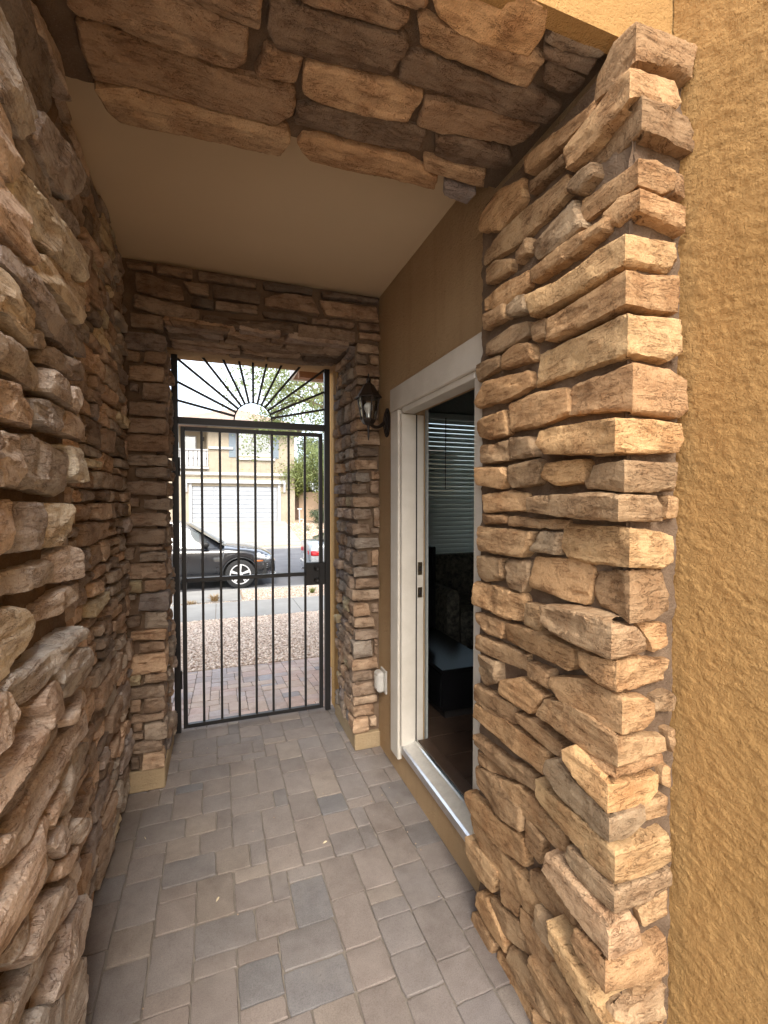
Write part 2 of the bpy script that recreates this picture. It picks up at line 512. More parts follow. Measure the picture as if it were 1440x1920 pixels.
# ---- stone outlines, millimetres in the plane of each wall face
CORNER = """
b -8|0,2570 -65,2578 -116,2544 -129,2499 -52,2485 0,2489 107,2515 181,2510 194,2581 112,2573
t 8|0,2464 -60,2465 -124,2460 -221,2447 -204,2387 -124,2394 0,2406 60,2421 148,2425 161,2441 147,2484
d -28|0,2413 -82,2422 -176,2436 -180,2411 -161,2369 -93,2346 0,2350 64,2348 181,2345 187,2371 151,2412
t -20|0,2283 -49,2285 -125,2294 -181,2298 -184,2240 -97,2237 0,2235 81,2226 114,2243 117,2278 60,2286
t -26|0,2216 -65,2229 -110,2225 -110,2195 -64,2174 0,2173 70,2167 144,2153 146,2205 56,2214
o 14|0,2123 -88,2119 -226,2106 -362,2124 -332,2057 -209,2055 -87,2059 0,2061 73,2065 165,2071 182,2098 178,2132 85,2126
t 12|0,2030 -115,2027 -279,2025 -274,1971 -172,1964 0,1961 172,1970 178,2051
o 4|0,1939 -150,1942 -329,1948 -342,1863 -163,1864 0,1858 42,1860 133,1853 177,1878 172,1949
b -12|0,1833 -83,1826 -181,1831 -204,1829 -203,1756 -81,1744 0,1732 67,1729 151,1725 175,1741 170,1809 118,1829
o 37|0,1707 -111,1716 -235,1721 -284,1720 -288,1691 -252,1658 -110,1644 0,1638 105,1639 197,1645 213,1675 203,1706 103,1710
b 9|0,1616 -98,1613 -111,1583 -126,1578 -118,1562 0,1552 78,1551 162,1555 168,1616 77,1614
b 25|0,1542 -121,1546 -340,1537 -344,1499 -204,1491 -93,1487 0,1486 139,1486 135,1516 114,1538
o -9|0,1466 -101,1465 -224,1464 -231,1403 -210,1379 -100,1377 0,1383 110,1376 137,1387 145,1445 89,1457
b -12|0,1366 -62,1361 -115,1351 -125,1301 -100,1274 0,1259 64,1260 124,1275 130,1310 109,1368
g 40|0,1257 -74,1261 -183,1254 -246,1243 -246,1200 -207,1187 -73,1178 0,1176 107,1188 109,1213 76,1241
t 23|0,1166 -77,1159 -125,1154 -125,1122 -63,1103 0,1105 82,1097 169,1104 182,1147 100,1161
t 6|0,1084 -114,1087 -246,1043 -255,1019 -203,996 -105,994 0,1005 73,1007 102,1025 109,1056 85,1072
t 17|0,998 -94,1007 -183,1001 -267,974 -290,925 -206,922 -93,918 0,931 99,932 166,939 159,966
b 21|0,931 -55,923 -117,909 -88,900 0,907 70,902 157,910 160,929
o 45|0,894 -63,908 -127,919 -153,897 -149,877 -90,846 0,833 149,820 172,838 168,879
g 39|0,818 -96,826 -195,845 -233,824 -242,790 -178,759 -67,760 0,765 71,758 113,790 110,821
o 22|0,741 -85,750 -214,738 -290,735 -285,694 -189,679 -84,661 0,668 109,663 177,675 169,740
g 22|0,649 -70,656 -148,646 -171,612 -110,592 0,599 110,594 185,614 178,654
p 37|0,574 -95,587 -195,587 -220,579 -237,525 -153,511 -66,491 0,489 81,474 117,490 100,547 79,574
b 45|0,486 -57,476 -113,467 -120,439 -84,425 0,422 103,406 195,399 197,479 89,485
o 45|0,356 -112,392 -207,410 -199,389 -165,340 -104,324 0,310 -29,298 59,278 65,326
"""
PILFACE = """
b|892,2500 902,2472 987,2473 1148,2492 1154,2533 1029,2520
d|995,2446 994,2423 1099,2430 1137,2424 1133,2458 1054,2447
d|897,2356 886,2318 939,2306 977,2335 970,2352
t|1185,2504 1181,2438 1292,2410 1418,2473 1426,2529 1318,2543
t|986,2385 981,2343 1061,2330 1199,2320 1389,2341 1389,2384 1280,2397 1117,2393
g|969,2308 930,2221 1033,2216 1120,2230 1131,2278 1034,2297
b|1146,2305 1141,2265 1198,2256 1204,2291
t|854,2194 860,2172 952,2158 1124,2165 1140,2203 1016,2207 923,2201
t|1232,2285 1237,2255 1368,2266 1375,2319 1316,2319
t|1155,2213 1149,2170 1277,2158 1394,2190 1388,2223 1254,2222
g|1165,2145 1159,2098 1247,2112 1259,2150 1208,2159
b|1265,2160 1259,2117 1387,2121 1394,2167
d|1153,2064 1143,2023 1275,2013 1372,2028 1379,2067 1229,2076
b|1071,2043 1065,1991 1122,1997 1133,2051
b|1443,2009 1294,2006 1287,1969 1435,1954
t|1275,2000 1206,2006 1132,1992 1117,1941 1275,1956
t|1378,1936 1141,1913 1126,1869 1232,1854 1434,1862 1442,1883
t|1244,1836 1111,1841 986,1827 969,1760 1090,1745 1226,1752
t|1412,1817 1261,1819 1243,1741 1349,1738 1419,1758 1437,1802
b|1390,1717 1242,1718 1230,1659 1382,1661
d|1225,1725 1119,1715 1103,1661 1208,1660 1231,1706
t|1432,1645 1259,1634 1241,1605 1271,1572 1410,1587
b|1236,1639 1098,1648 1075,1634 1088,1580 1212,1571 1235,1598
o|1052,1632 914,1632 899,1578 1007,1572 1069,1597
t|1395,1549 1247,1558 1157,1547 1152,1505 1374,1490
b|1395,1482 1258,1479 1251,1462 1387,1449
b|1240,1476 981,1474 985,1455 1136,1453 1239,1452
t|1423,1432 1105,1437 1125,1398 1155,1360 1408,1357
g|1077,1439 993,1442 1001,1386 1120,1383
b|1429,1331 1268,1339 1267,1280 1357,1251 1414,1257
g|1250,1338 1134,1346 1134,1295 1164,1251 1237,1257
t|1105,1365 918,1374 896,1355 909,1267 1133,1276 1124,1316
t|1443,1237 1164,1241 1154,1227 1158,1167 1242,1153 1450,1157
t|1133,1225 1074,1225 1064,1190 1083,1155 1142,1158
b|1442,1124 1254,1136 1265,1081 1356,1074 1427,1093
t|1242,1133 1102,1150 937,1147 933,1123 952,1086 1082,1087 1253,1081
b|1419,1048 1141,1061 1146,1014 1265,1007 1419,1002
g|1397,986 1289,992 1289,928 1368,890 1396,925
b|1141,1048 1035,1054 1034,1006 1130,1007
t|1270,936 1172,986 1052,975 1109,904 1276,898
d|1432,866 1204,886 1181,835 1326,797 1440,809
t|1432,800 1238,822 1041,822 1059,747 1238,746 1447,742
b|1182,872 1099,886 981,876 977,838 1050,841 1171,853
d|1438,679 1261,691 1097,722 1101,675 1236,649 1423,652
d|1423,628 1236,656 1224,635 1408,586
b|1422,570 1260,614 1151,585 1150,519 1259,493 1407,512
t|1248,621 1168,648 969,627 965,595 994,568 1125,569 1248,593
t|1483,442 1392,459 1145,496 1133,425 1246,389 1420,378 1491,413
b|1140,572 1056,560 1079,470 1145,483
t|1474,359 1335,360 1123,381 1053,349 1062,310 1142,285 1334,256 1450,310
t|1490,266 1390,282 1282,289 1300,208 1389,182 1481,215
b|1118,424 1027,464 959,443 938,404 1000,366 1112,376
b|1275,273 1180,293 1174,230 1256,209
t|1403,123 1333,159 1230,110 1218,72 1332,54 1410,70
b|1320,170 1163,220 1100,192 1130,146 1255,109 1326,127
b|1164,267 1121,277 990,261 916,231 905,193 963,181 1090,182 1163,213
b|1432,27 1374,47 1292,31 1304,-22 1387,-51 1440,-27
p|1462,-80 1402,-48 1182,-52 1117,-82 1227,-207 1415,-165 1478,-136
t|1279,21 1206,42 1049,45 1022,26 1077,-37 1182,-39 1285,-14
b|1207,104 1119,127 1005,82 1031,65 1139,40 1218,65
t|1110,163 1051,182 955,160 923,138 987,65 1089,112
"""
PILFRONT = """
t|986,1543 1028,1538 1025,1488 981,1486
t|912,1248 996,1240 997,1184 953,1172 940,1201
b|956,1072 1017,1073 1039,1052 1025,1023 956,1034
b|998,984 1026,982 1021,921 1003,945
t|990,901 1014,891 1012,840 984,856
t|927,818 1005,826 1013,772 928,770
t|915,569 1010,594 1015,527 933,520
b|909,398 997,397 998,339 900,340
b|990,2286 1021,2288 1032,2237 998,2239
"""
SOFFIT = """
b|-291,1148 -115,1088 -80,1098 33,1119 69,1115 67,1200 44,1227 -50,1227 -169,1218 -282,1215 -302,1198
b|-46,1063 91,1014 91,1037 93,1111 64,1108 13,1105 -44,1093
b|-297,1244 -265,1235 -172,1237 13,1256 173,1238 196,1247 202,1320 164,1368 28,1369 -104,1379 -206,1380 -296,1390 -301,1308
t|-299,1410 -198,1383 -177,1393 -10,1383 197,1377 208,1417 188,1480 -12,1489 -259,1506 -283,1468
b|113,1154 201,1150 193,1214 92,1223
d|115,1040 179,1035 303,1027 411,1016 430,1026 428,1057 410,1122 304,1133 143,1144 113,1106
b|130,995 278,942 361,959 402,960 405,974 392,998 297,1008 176,1016
b|332,923 418,892 432,934 415,945 358,951
o|431,887 593,829 692,846 708,892 717,953 622,957 534,955 471,945 451,927
t|430,966 443,958 492,964 606,963 761,950 771,1030 704,1030 601,1027 530,1027 460,1021
g|731,913 727,859 873,861 886,899 785,914
d|737,928 789,918 883,906 890,943 808,940 753,940
d|779,963 791,952 891,956 890,991 850,1006 793,998
d|430,1062 459,1046 547,1046 683,1051 782,1030 891,1044 889,1098 758,1108 595,1112 478,1118 445,1116
t|210,1167 240,1156 387,1144 520,1139 509,1222 398,1237 258,1248 216,1233
d|211,1296 256,1268 402,1251 505,1248 582,1256 599,1327 469,1344 327,1348 214,1361
t|240,1393 298,1376 478,1370 570,1368 696,1412 709,1455 547,1453 394,1469 275,1474 233,1419
b|535,1156 559,1148 732,1125 884,1121 879,1177 856,1214 705,1230 546,1242
d|619,1257 699,1233 854,1235 888,1265 853,1310 728,1327 643,1321
t|614,1342 834,1333 869,1404 774,1395 637,1393
m|728,1424 856,1428 854,1488 750,1466
"""
NEAR = """
g|955,2380 987,2395 1071,2386 1183,2395 1198,2374 1137,2294 1116,2304 1023,2303 984,2317 947,2320 924,2349
g|904,2316 962,2320 1012,2312 1101,2300 1122,2285 1062,2210 1013,2214 942,2215 900,2216
t|900,2214 973,2213 1024,2197 1057,2174 1042,2125 1001,2091 952,2098 894,2097
d|977,2402 1095,2517 1148,2490 1268,2495 1295,2437 1263,2403 1191,2396 1079,2403 1028,2404
b|1102,2524 1184,2579 1315,2618 1431,2651 1481,2623 1400,2552 1332,2542 1224,2527 1141,2513
m|1189,2364 1262,2388 1392,2404 1468,2410 1386,2296 1295,2260 1184,2264 1136,2266 1137,2286
m|1084,2241 1128,2266 1219,2274 1294,2247 1434,2280 1473,2259 1443,2218 1313,2211 1198,2199 1067,2176 1065,2205
o|1056,2151 1196,2179 1334,2197 1512,2217 1495,2160 1458,2120 1265,2086 1126,2069 1030,2074 1025,2105
t|893,2076 956,2079 983,2068 1052,2062 1037,2017 1093,2013 1078,1985 995,1976 889,1984
o|1093,2005 1190,2058 1266,2092 1375,2109 1491,2104 1473,2031 1437,2002 1323,2004 1187,1996 1099,1974
m|945,1957 1013,1971 1084,1965 1168,1957 1238,1941 1226,1895 1164,1897 1110,1910 1022,1922 934,1925
o|886,1914 938,1917 992,1912 1103,1910 1108,1872 1077,1830 1006,1832 961,1846 882,1835
m|1248,1951 1321,1971 1416,1971 1455,1959 1425,1908 1363,1900 1285,1905 1236,1898
g|1108,1872 1156,1886 1197,1868 1162,1848 1099,1840
m|1179,1851 1234,1877 1411,1890 1471,1888 1462,1857 1383,1841 1251,1836 1169,1825
g|881,1806 928,1805 942,1779 926,1757 878,1750
g|938,1807 976,1815 1055,1808 1151,1806 1142,1773 1117,1754 1014,1755 936,1753 942,1779
g|1160,1806 1185,1812 1323,1810 1293,1755 1228,1755 1149,1761
p|1312,1806 1407,1826 1452,1811 1403,1754 1298,1759
t|877,1721 989,1737 1038,1731 1078,1714 1103,1708 1090,1674 1010,1674 875,1667
g|1086,1729 1156,1743 1266,1744 1234,1689 1187,1680 1106,1687
t|1276,1743 1354,1747 1441,1733 1418,1691 1305,1690 1234,1689 1275,1720
g|871,1597 917,1581 931,1555 869,1541
g|946,1646 1009,1650 1014,1631 998,1555 937,1555 922,1581 950,1622
g|1021,1642 1097,1662 1222,1649 1325,1647 1317,1610 1300,1593 1314,1554 1286,1541 1180,1548 1092,1555 998,1555 1006,1587
o|1303,1661 1398,1664 1420,1613 1445,1582 1368,1576 1316,1590 1324,1640
b|874,1646 920,1640 914,1618 872,1603
t|868,1531 1015,1531 994,1468 981,1448 958,1441 864,1426
m|1022,1526 1137,1525 1156,1505 1153,1454 1140,1430 992,1437 994,1473
o|1157,1523 1318,1521 1355,1457 1291,1441 1279,1423 1152,1427
g|862,1394 973,1395 1028,1398 1138,1397 1208,1399 1241,1380 1234,1347 1135,1349 1039,1357 983,1367 860,1357
p|1247,1404 1335,1419 1407,1397 1444,1335 1403,1326 1307,1332 1239,1349 1246,1379
t|1185,1305 1284,1313 1429,1311 1419,1266 1239,1264 1183,1273 1147,1264 1132,1285
o|860,1349 948,1344 1079,1318 1124,1284 1107,1258 1076,1243 1013,1234 947,1224 855,1233
g|976,1223 1038,1208 1144,1208 1236,1210 1370,1207 1401,1188 1394,1172 1298,1176 1214,1168 1133,1155 1101,1148 1035,1148 973,1166 952,1203
g|1214,1162 1308,1163 1392,1145 1443,1096 1427,1050 1302,1053 1239,1069 1212,1123
t|1092,1129 1141,1141 1184,1136 1215,1100 1208,1060 1096,1056 1105,1085 1084,1122
t|854,1215 963,1201 973,1155 960,1146 921,1132 850,1128
t|1226,1025 1311,1016 1439,1016 1437,984 1357,986 1276,992 1235,1008
t|940,1072 1006,1083 1082,1080 1096,1048 1044,1048 949,1036 845,1030 847,1068
m|1103,1042 1207,1027 1196,1008 1117,1007 1063,998 994,973 905,996 978,1019 1044,1038
p|1224,982 1332,963 1408,974 1431,901 1305,912 1239,896 1111,892 1036,881 943,902 907,934 1006,953 1115,966
g|1377,892 1517,833 1469,804 1411,795 1331,754 1254,785 1235,819 1303,876
t|904,976 951,955 934,937 897,939 888,951
g|845,1022 900,1006 894,975 843,978
t|1126,871 1142,838 1091,811 998,790 911,795 835,813 838,877 941,873 1035,873
t|1161,866 1227,868 1235,819 1176,806 1142,844
p|1175,797 1274,771 1343,740 1316,693 1248,695 1190,735 1139,799
g|1139,788 1199,719 1170,711 1064,729 1013,700 946,724 925,752 996,754 1104,757
g|1341,720 1431,661 1416,642 1338,657 1293,696
t|1208,706 1338,653 1336,630 1246,649 1187,682
t|1064,734 1187,668 1195,637 1098,641 1017,660 981,705 1027,713
p|1245,627 1398,577 1408,525 1329,511 1239,529 1221,571 1204,629
p|1260,514 1432,454 1473,390 1413,373 1321,373 1211,397 1138,457 1157,476 1216,496
t|844,994 897,933 905,891 839,885
g|1044,636 1181,574 1199,540 1092,542 987,574 929,619 960,652
p|881,716 977,634 957,592 902,611 842,680
g|1083,507 1155,436 1231,389 1207,331 1150,335 1015,478
g|1345,357 1450,259 1475,170 1412,125 1331,124 1184,279 1271,328
"""
HEAD = """
b|-397,2695 -319,2694 -178,2658 -165,2582 -277,2585 -394,2601
b|-173,2684 -44,2690 -44,2625 -142,2625
d|-29,2687 225,2691 219,2623 -25,2618
b|245,2663 369,2702 514,2703 557,2607 390,2611 244,2616
t|552,2692 909,2706 927,2612 596,2612
b|-402,2581 -268,2567 -92,2543 -97,2475 -278,2493 -407,2518
d|-123,2608 -21,2608 -21,2558 -133,2562
b|-11,2607 204,2610 214,2565 -12,2560
d|234,2589 486,2587 486,2551 244,2554
b|513,2590 767,2591 761,2557 513,2555
d|-68,2527 410,2534 410,2476 183,2474 -88,2477
b|432,2537 772,2536 767,2469 426,2467
b|790,2594 921,2600 927,2555 790,2550
t|796,2539 933,2545 933,2505 796,2500
b|-242,2484 -97,2468 64,2464 45,2441 -225,2447
b|-438,2744 -314,2747 -315,2713 -430,2713
b|-297,2750 -122,2751 -127,2701 -297,2707
b|-94,2751 205,2739 200,2708 -95,2706
d|235,2749 519,2747 514,2719 245,2709
d|563,2743 921,2752 915,2723 574,2712
b|-420,2488 -269,2485 -270,2412 -417,2418
"""
PILL = """
-449,-266,2303,2392 -447,-377,2240,2294 -363,-258,2241,2302 -435,-268,2148,2224 -430,-387,2089,2133 -373,-251,2048,2135 -431,-267,1963,2036 -441,-259,1879,1956 -467,-251,1786,1869 -446,-258,1712,1767 -407,-259,1648,1700 -459,-265,1558,1629 -471,-383,1494,1545 -369,-246,1483,1538 -461,-255,1393,1464 -456,-268,1299,1383 -394,-275,1266,1292 -480,-412,1225,1283 -392,-266,1210,1259 -475,-270,1122,1203 -459,-380,1054,1115 -371,-268,1057,1112 -404,-260,950,1048 -460,-409,1018,1045 -462,-387,873,935 -373,-264,860,945 -446,-277,799,851 -455,-424,735,794 -403,-281,734,787 -456,-276,622,724 -454,-388,570,622 -382,-270,574,620 -446,-286,497,556 -453,-393,427,492 -387,-281,416,492 -445,-282,368,411 -440,-388,321,366 -380,-274,272,355 -449,-383,285,318 -453,-295,208,267 -451,-405,119,185 -396,-290,116,199
"""
PILR = """
770,920,2418,2470 770,846,2354,2407 857,927,2356,2413 770,938,2279,2346 773,856,2223,2263 863,934,2197,2270 773,856,2150,2213 762,913,2032,2132 766,934,1960,2020 779,927,1867,1947 779,913,1796,1850 762,909,1719,1779 765,863,1645,1699 870,927,1663,1710 744,842,1572,1632 863,927,1569,1653 751,934,1491,1552 748,870,1418,1478 881,927,1369,1484 744,863,1327,1391 873,927,1328,1362 761,927,1239,1303 744,848,1142,1222 870,923,1133,1225 750,913,1069,1120 764,927,994,1055 729,920,924,985 750,862,827,902 873,920,843,891 753,891,758,812 760,913,685,733 750,877,575,674 887,913,579,675 742,912,495,564 729,876,430,488 746,898,339,418 749,909,280,331 742,891,210,275 745,855,106,199 865,905,133,188
"""

# ------------------------------------------------------------------ ledge stone
TONE = {'t': (.41, .275, .165), 'o': (.50, .335, .19), 'b': (.29, .20, .13), 'd': (.175, .13, .095),
        'g': (.29, .235, .18), 'm': (.235, .195, .175), 'p': (.42, .305, .225)}
GREY = 0.0
def tone(k, dv=.12):
    c = TONE[k]; y = sum(c) / 3 * 1.05
    c = tuple(q + (y - q) * GREY for q in c); f = 1 + R(-dv, dv); w = R(-.05, .05)
    return (c[0] * f * (1 + w), c[1] * f, c[2] * f * (1 - w))

def chaikin_corners(pts, q=.13):
    out = []
    n = len(pts)
    for i in range(n):
        a, b, c = pts[i - 1], pts[i], pts[(i + 1) % n]
        la, lc = np.linalg.norm(b - a), np.linalg.norm(c - b)
        k = min(q * min(la, lc), .006)
        out.append(b + (a - b) / max(la, 1e-6) * k)
        out.append(b + (c - b) / max(lc, 1e-6) * k)
    return out

def stone(name, poly, thick, e, mapf, mat, parent, color, seed, keep0=False, rough=1.0, lift=0.0, facet=1.0, strat=1.0):
    """poly: outline (u, v) in metres on the face; mapf(u, v, n) -> world, n = 0 at the face, negative into the wall"""
    rs = np.random.default_rng(seed)
    P = [np.array(p, float) for p in poly]
    A = sum(P[i][0] * P[(i + 1) % len(P)][1] - P[(i + 1) % len(P)][0] * P[i][1] for i in range(len(P)))
    if A < 0: P = P[::-1]
    if keep0:
        Q = P
    else:
        Q = chaikin_corners(P)
    ring = []
    for i in range(len(Q)):
        a, b = Q[i], Q[(i + 1) % len(Q)]
        k = max(1, int(round(np.linalg.norm(b - a) / e)))
        for j in range(k):
            ring.append(a + (b - a) * j / k)
    ring = np.array(ring)
    cen = ring.mean(0)
    off = rs.random(3) * 50
    # ragged outline, mostly pushed inwards
    nx = np.roll(ring, -1, 0) - np.roll(ring, 1, 0)
    nl = np.maximum(np.linalg.norm(nx, axis=1), 1e-9)
    nrm = np.stack([nx[:, 1] / nl, -nx[:, 0] / nl], 1)
    wob = fbm(np.c_[ring * 34, np.full(len(ring), off[0])], 3)
    amp = .0026 * (.4 + .6 * rough)
    isc = np.abs(ring[:, 0]) < 1e-6 if keep0 else np.zeros(len(ring), bool)
    disp = nrm * (wob * amp - .001)[:, None]
    if keep0: disp[isc, 0] = 0
    ring = ring + disp
    lo, hi = ring.min(0), ring.max(0)
    gx = np.arange(lo[0] + e * .5, hi[0], e); gy = np.arange(lo[1] + e * .5, hi[1], e * .87)
    G = np.array([(x + (e * .5 if j % 2 else 0), y) for j, y in enumerate(gy) for x in gx]) if len(gx) and len(gy) else np.zeros((0, 2))
    if len(G):
        G = G + (rs.random(G.shape) - .5) * e * .45
        if keep0:
            G = G[np.abs(G[:, 0]) > e * .45]
            zs = ring[isc, 1]
            if len(zs) >= 2:
                gz = np.arange(zs.min() + e, zs.max() - e * .5, e)
                G = np.vstack([G, np.c_[np.zeros(len(gz)), gz]])
    def segdist(X):
        a = ring; d = np.roll(ring, -1, 0) - ring
        L2 = np.maximum((d * d).sum(1), 1e-12)
        w = X[:, None, :] - a[None]
        t = np.clip((w * d[None]).sum(2) / L2, 0, 1)
        q = w - t[..., None] * d[None]
        return np.sqrt((q * q).sum(2)).min(1)
    if len(G):
        # inside test
        x, y = G[:, 0], G[:, 1]
        ins = np.zeros(len(G), bool)
        a = ring; b = np.roll(ring, -1, 0)
        for k in range(len(ring)):
            c = ((a[k, 1] > y) != (b[k, 1] > y))
            with np.errstate(divide='ignore', invalid='ignore'):
                xi = (b[k, 0] - a[k, 0]) * (y - a[k, 1]) / (b[k, 1] - a[k, 1] + 1e-15) + a[k, 0]
            ins ^= c & (x < xi)
        G = G[ins]
        if len(G): G = G[segdist(G) > e * .5]
    n = len(ring)
    allp = np.vstack([ring, G]) if len(G) else ring
    res = delaunay_2d_cdt([Vector(p) for p in allp.tolist()], [(i, (i + 1) % n) for i in range(n)], [list(range(n))], 1, 1e-6)
    V2 = np.array([tuple(v) for v in res[0]]); F = [tuple(f) for f in res[2]]
    # boundary ring in the result
    orig = res[3]
    where = {}
    for i, lst in enumerate(orig):
        for k in lst: where[k] = i
    rid = [where[i] for i in range(n) if i in where]
    d = segdist(V2)
    size = hi - lo
    r = min(.008, .32 * min(size))
    b_ = .006 * (0.6 + .8 * rs.random())
    h = thick - b_ * np.clip(1 - d / r, 0, 1) ** 2.2
    rel = (V2 - (lo + hi) / 2) / np.maximum(size, 1e-6)
    h = h + rel[:, 0] * (rs.random() - .5) * .010 + rel[:, 1] * (rs.random() - .5) * .014
    p3 = np.c_[V2, np.zeros(len(V2))]
    h = h + .003 * rough * fbm(p3 * [10, 18, 1] + off, 2)
    # facets: a few tilted cleavage planes, the lowest wins
    for _ in range(int(3 * facet)):
        a_ = rs.normal(size=2) * [.10, .16] * facet; c_ = lo + size * rs.random(2)
        h = np.minimum(h, np.maximum(thick + .003 + (V2 - c_) @ a_ + .006 * rs.random(), h - .0085 * facet))
    st = noise3(p3 * [7, 80, 1] + off + 9)
    h = h + .0026 * strat * rough * np.clip(st * 2.2, -1, .6)
    # broken layers: a shelf steps back where a slow noise crosses a level
    sh = fbm(p3 * [7, 26, 1] + off + 31, 2)
    lev = .35 + .5 * rs.random()
    h = h - .007 * rough * np.clip((sh - lev) * 22, 0, 1)
    h = h + .0012 * rough * noise3(p3 * 160 + off)
    h = h + lift
    nn = h - thick
    W = mapf(V2[:, 0], V2[:, 1], nn)
    # side walls: ring at the face, rough middle ring, root ring in the mortar
    rp = V2[rid]
    m_ = len(rid)
    side = fbm(np.c_[rp * 60, np.full(m_, off[1])], 2)
    def outset(k):
        q = rp + nrm[:m_] * np.broadcast_to(np.asarray(k, float), (m_,))[:, None]
        if keep0: q[isc[:m_], 0] = 0
        return q
    mid = outset(.0015 + .003 * side)
    nm = np.full(m_, -thick * .5) + lift + side * .003
    W1 = mapf(mid[:, 0], mid[:, 1], np.minimum(nm, nn[rid] - .003))
    root = outset(.0005)
    W2 = mapf(root[:, 0], root[:, 1], np.full(m_, -thick - .006))
    V = np.vstack([W, W1, W2])
    b1, b2 = len(W), len(W) + m_
    F = list(F)
    for i in range(m_):
        j = (i + 1) % m_
        F.append((rid[j], rid[i], b1 + i, b1 + j))
        F.append((b1 + j, b1 + i, b2 + i, b2 + j))
    # orientation
    f0 = F[0]
    return V, F, dict(name=name, mat=mat, parent=parent, color=color)

STONE_FLIP = {}
def put_stone(poly, thick, e, mapf, tonekey, parent, mat='stone', keep0=False, rough=1.0, lift=0.0, flip=False, facet=1.0, ang=32, strat=1.0):
    global _stone_seed
    _stone_seed += 1
    V, F, kw = stone('stone', poly, thick, e, mapf, M[mat], parent, tone(tonekey), _stone_seed, keep0, rough, lift, facet, strat)
    if flip: F = [tuple(reversed(f)) for f in F]
    return mesh_obj(kw['name'], V, F, kw['mat'], kw['parent'], ang, True, kw['color'])
_stone_seed = 100

def plane_map(axis, at, sign):
    """axis 'x': face at X=at looking sign*X, (u,v)=(y,z); 'y': (x,z); 'z': (x,y)"""
    def f(u, v, n):
        w = at + sign * np.asarray(n)
        if axis == 'x': return np.c_[w, u, v]
        if axis == 'y': return np.c_[u, w, v]
        return np.c_[u, v, w]
    return f
def corner_map(cx, cy, dA, nA, dB, nB, w=.03):
    """s<0 runs along dA (face normal nA), s>0 along dB (normal nB)"""
    dA, nA, dB, nB = map(np.array, (dA, nA, dB, nB))
    def f(s, z, n):
        s = np.asarray(s); n = np.broadcast_to(np.asarray(n, float), s.shape)
        base = np.where((s < 0)[:, None], -s[:, None] * dA, s[:, None] * dB)
        kA = np.clip(1 - s / w, 0, 1); kB = np.clip(1 + s / w, 0, 1)
        kA = np.where(s <= 0, 1, kA); kB = np.where(s >= 0, 1, kB)
        q = base + (kA[:, None] * nA + kB[:, None] * nB) * n[:, None]
        return np.c_[cx + q[:, 0], cy + q[:, 1], z]
    return f
def parse(txt):
    for ln in txt.strip().splitlines():
        k, p = ln.split('|')
        yield k, [tuple(int(c) / 1000 for c in q.split(',')) for q in p.split()]

def mortar_sheet(b, axis, at, sign, u0, u1, v0, v1, e=.012, amp=.006):
    us = np.arange(u0, u1 + e * .5, e); vs2 = np.arange(v0, v1 + e * .5, e)
    UU, VV_ = np.meshgrid(us, vs2)
    q = np.c_[UU.ravel(), VV_.ravel(), np.full(UU.size, at * 7)]
    n_ = amp * (fbm(q * [22, 30, 1], 3) * .8 + .6 * noise3(q * 70)) + .003
    P_ = plane_map(axis, at, sign)(q[:, 0], q[:, 1], n_)
    k = len(us)
    ii_ = (np.arange(len(vs2) - 1)[:, None] * k + np.arange(k - 1)[None]).ravel()
    F_ = np.c_[ii_, ii_ + 1, ii_ + k + 1, ii_ + k]
    flip = (axis == 'x' and sign < 0) or (axis == 'y' and sign > 0) or (axis == 'z' and sign < 0)
    if flip: F_ = F_[:, ::-1]
    return b.add(P_, F_.tolist())
def outset(poly, k=.0038):
    P = [np.array(q, float) for q in poly]
    A = sum(P[i][0] * P[(i + 1) % len(P)][1] - P[(i + 1) % len(P)][0] * P[i][1] for i in range(len(P)))
    s = 1 if A > 0 else -1
    out = []
    for i, b in enumerate(P):
        a, c = P[i - 1], P[(i + 1) % len(P)]
        t = c - a; t = t / max(np.linalg.norm(t), 1e-9)
        q = b + s * np.array([t[1], -t[0]]) * k
        if abs(b[0]) < 1e-9: q[0] = 0
        out.append(tuple(q))
    return out
def ledge(u0, u1, v0, v1, hmin, hmax, lmin, lmax, gap=.010):
    """random ledge-stone coursing -> list of quads"""
    out = []
    v = v0
    while v < v1 - .012:
        h = min(R(hmin, hmax), v1 - v)
        if v1 - v - h < hmin * .6: h = v1 - v
        u = u0 - R(0, lmin)
        while u < u1:
            l = R(lmin, lmax)
            a, b = max(u, u0), min(u + l, u1)
            if u1 - b < lmin * .5: b = u1; l = u1 - u
            if b - a > .03:
                if h > .075 and R(0, 1) < .3:          # two thin ones on top of each other
                    k = v + h * R(.4, .6)
                    out.append((a, b, v, k)); out.append((a, b, k, v + h))
                else:
                    out.append((a, b, v, v + h))
            u += l
        v += h
    return [quad(a, b, c, d, gap) for a, b, c, d in out]
def quad(a, b, c, d, gap=.01):
    g = gap / 2; j = min(.006, (d - c) * .1); s = min(.02, (b - a) * .12)
    q = [(a + g + R(0, s), c + g + R(-j, j)), ((a + b) / 2 + R(-.2, .2) * (b - a), c + g + R(-j, j)), (b - g - R(0, s), c + g + R(-j, j)),
         (b - g - R(0, s * .6), d - g + R(-j, j)), ((a + b) / 2 + R(-.2, .2) * (b - a), d - g + R(-j, j)), (a + g + R(0, s * .6), d - g + R(-j, j))]
    return q
def pick(w): return random.choices(list(w), weights=list(w.values()))[0]

CEIL = 2.77
# ------------------------------------------------------------------ porch shell
o = MB().box(-.9, 1.2, 1.42, 2.7, CEIL, CEIL + .2).build('ceiling', M['ceiling'])
tag(o, 'plain brown painted ceiling over the covered entry', None, None, 'structure')

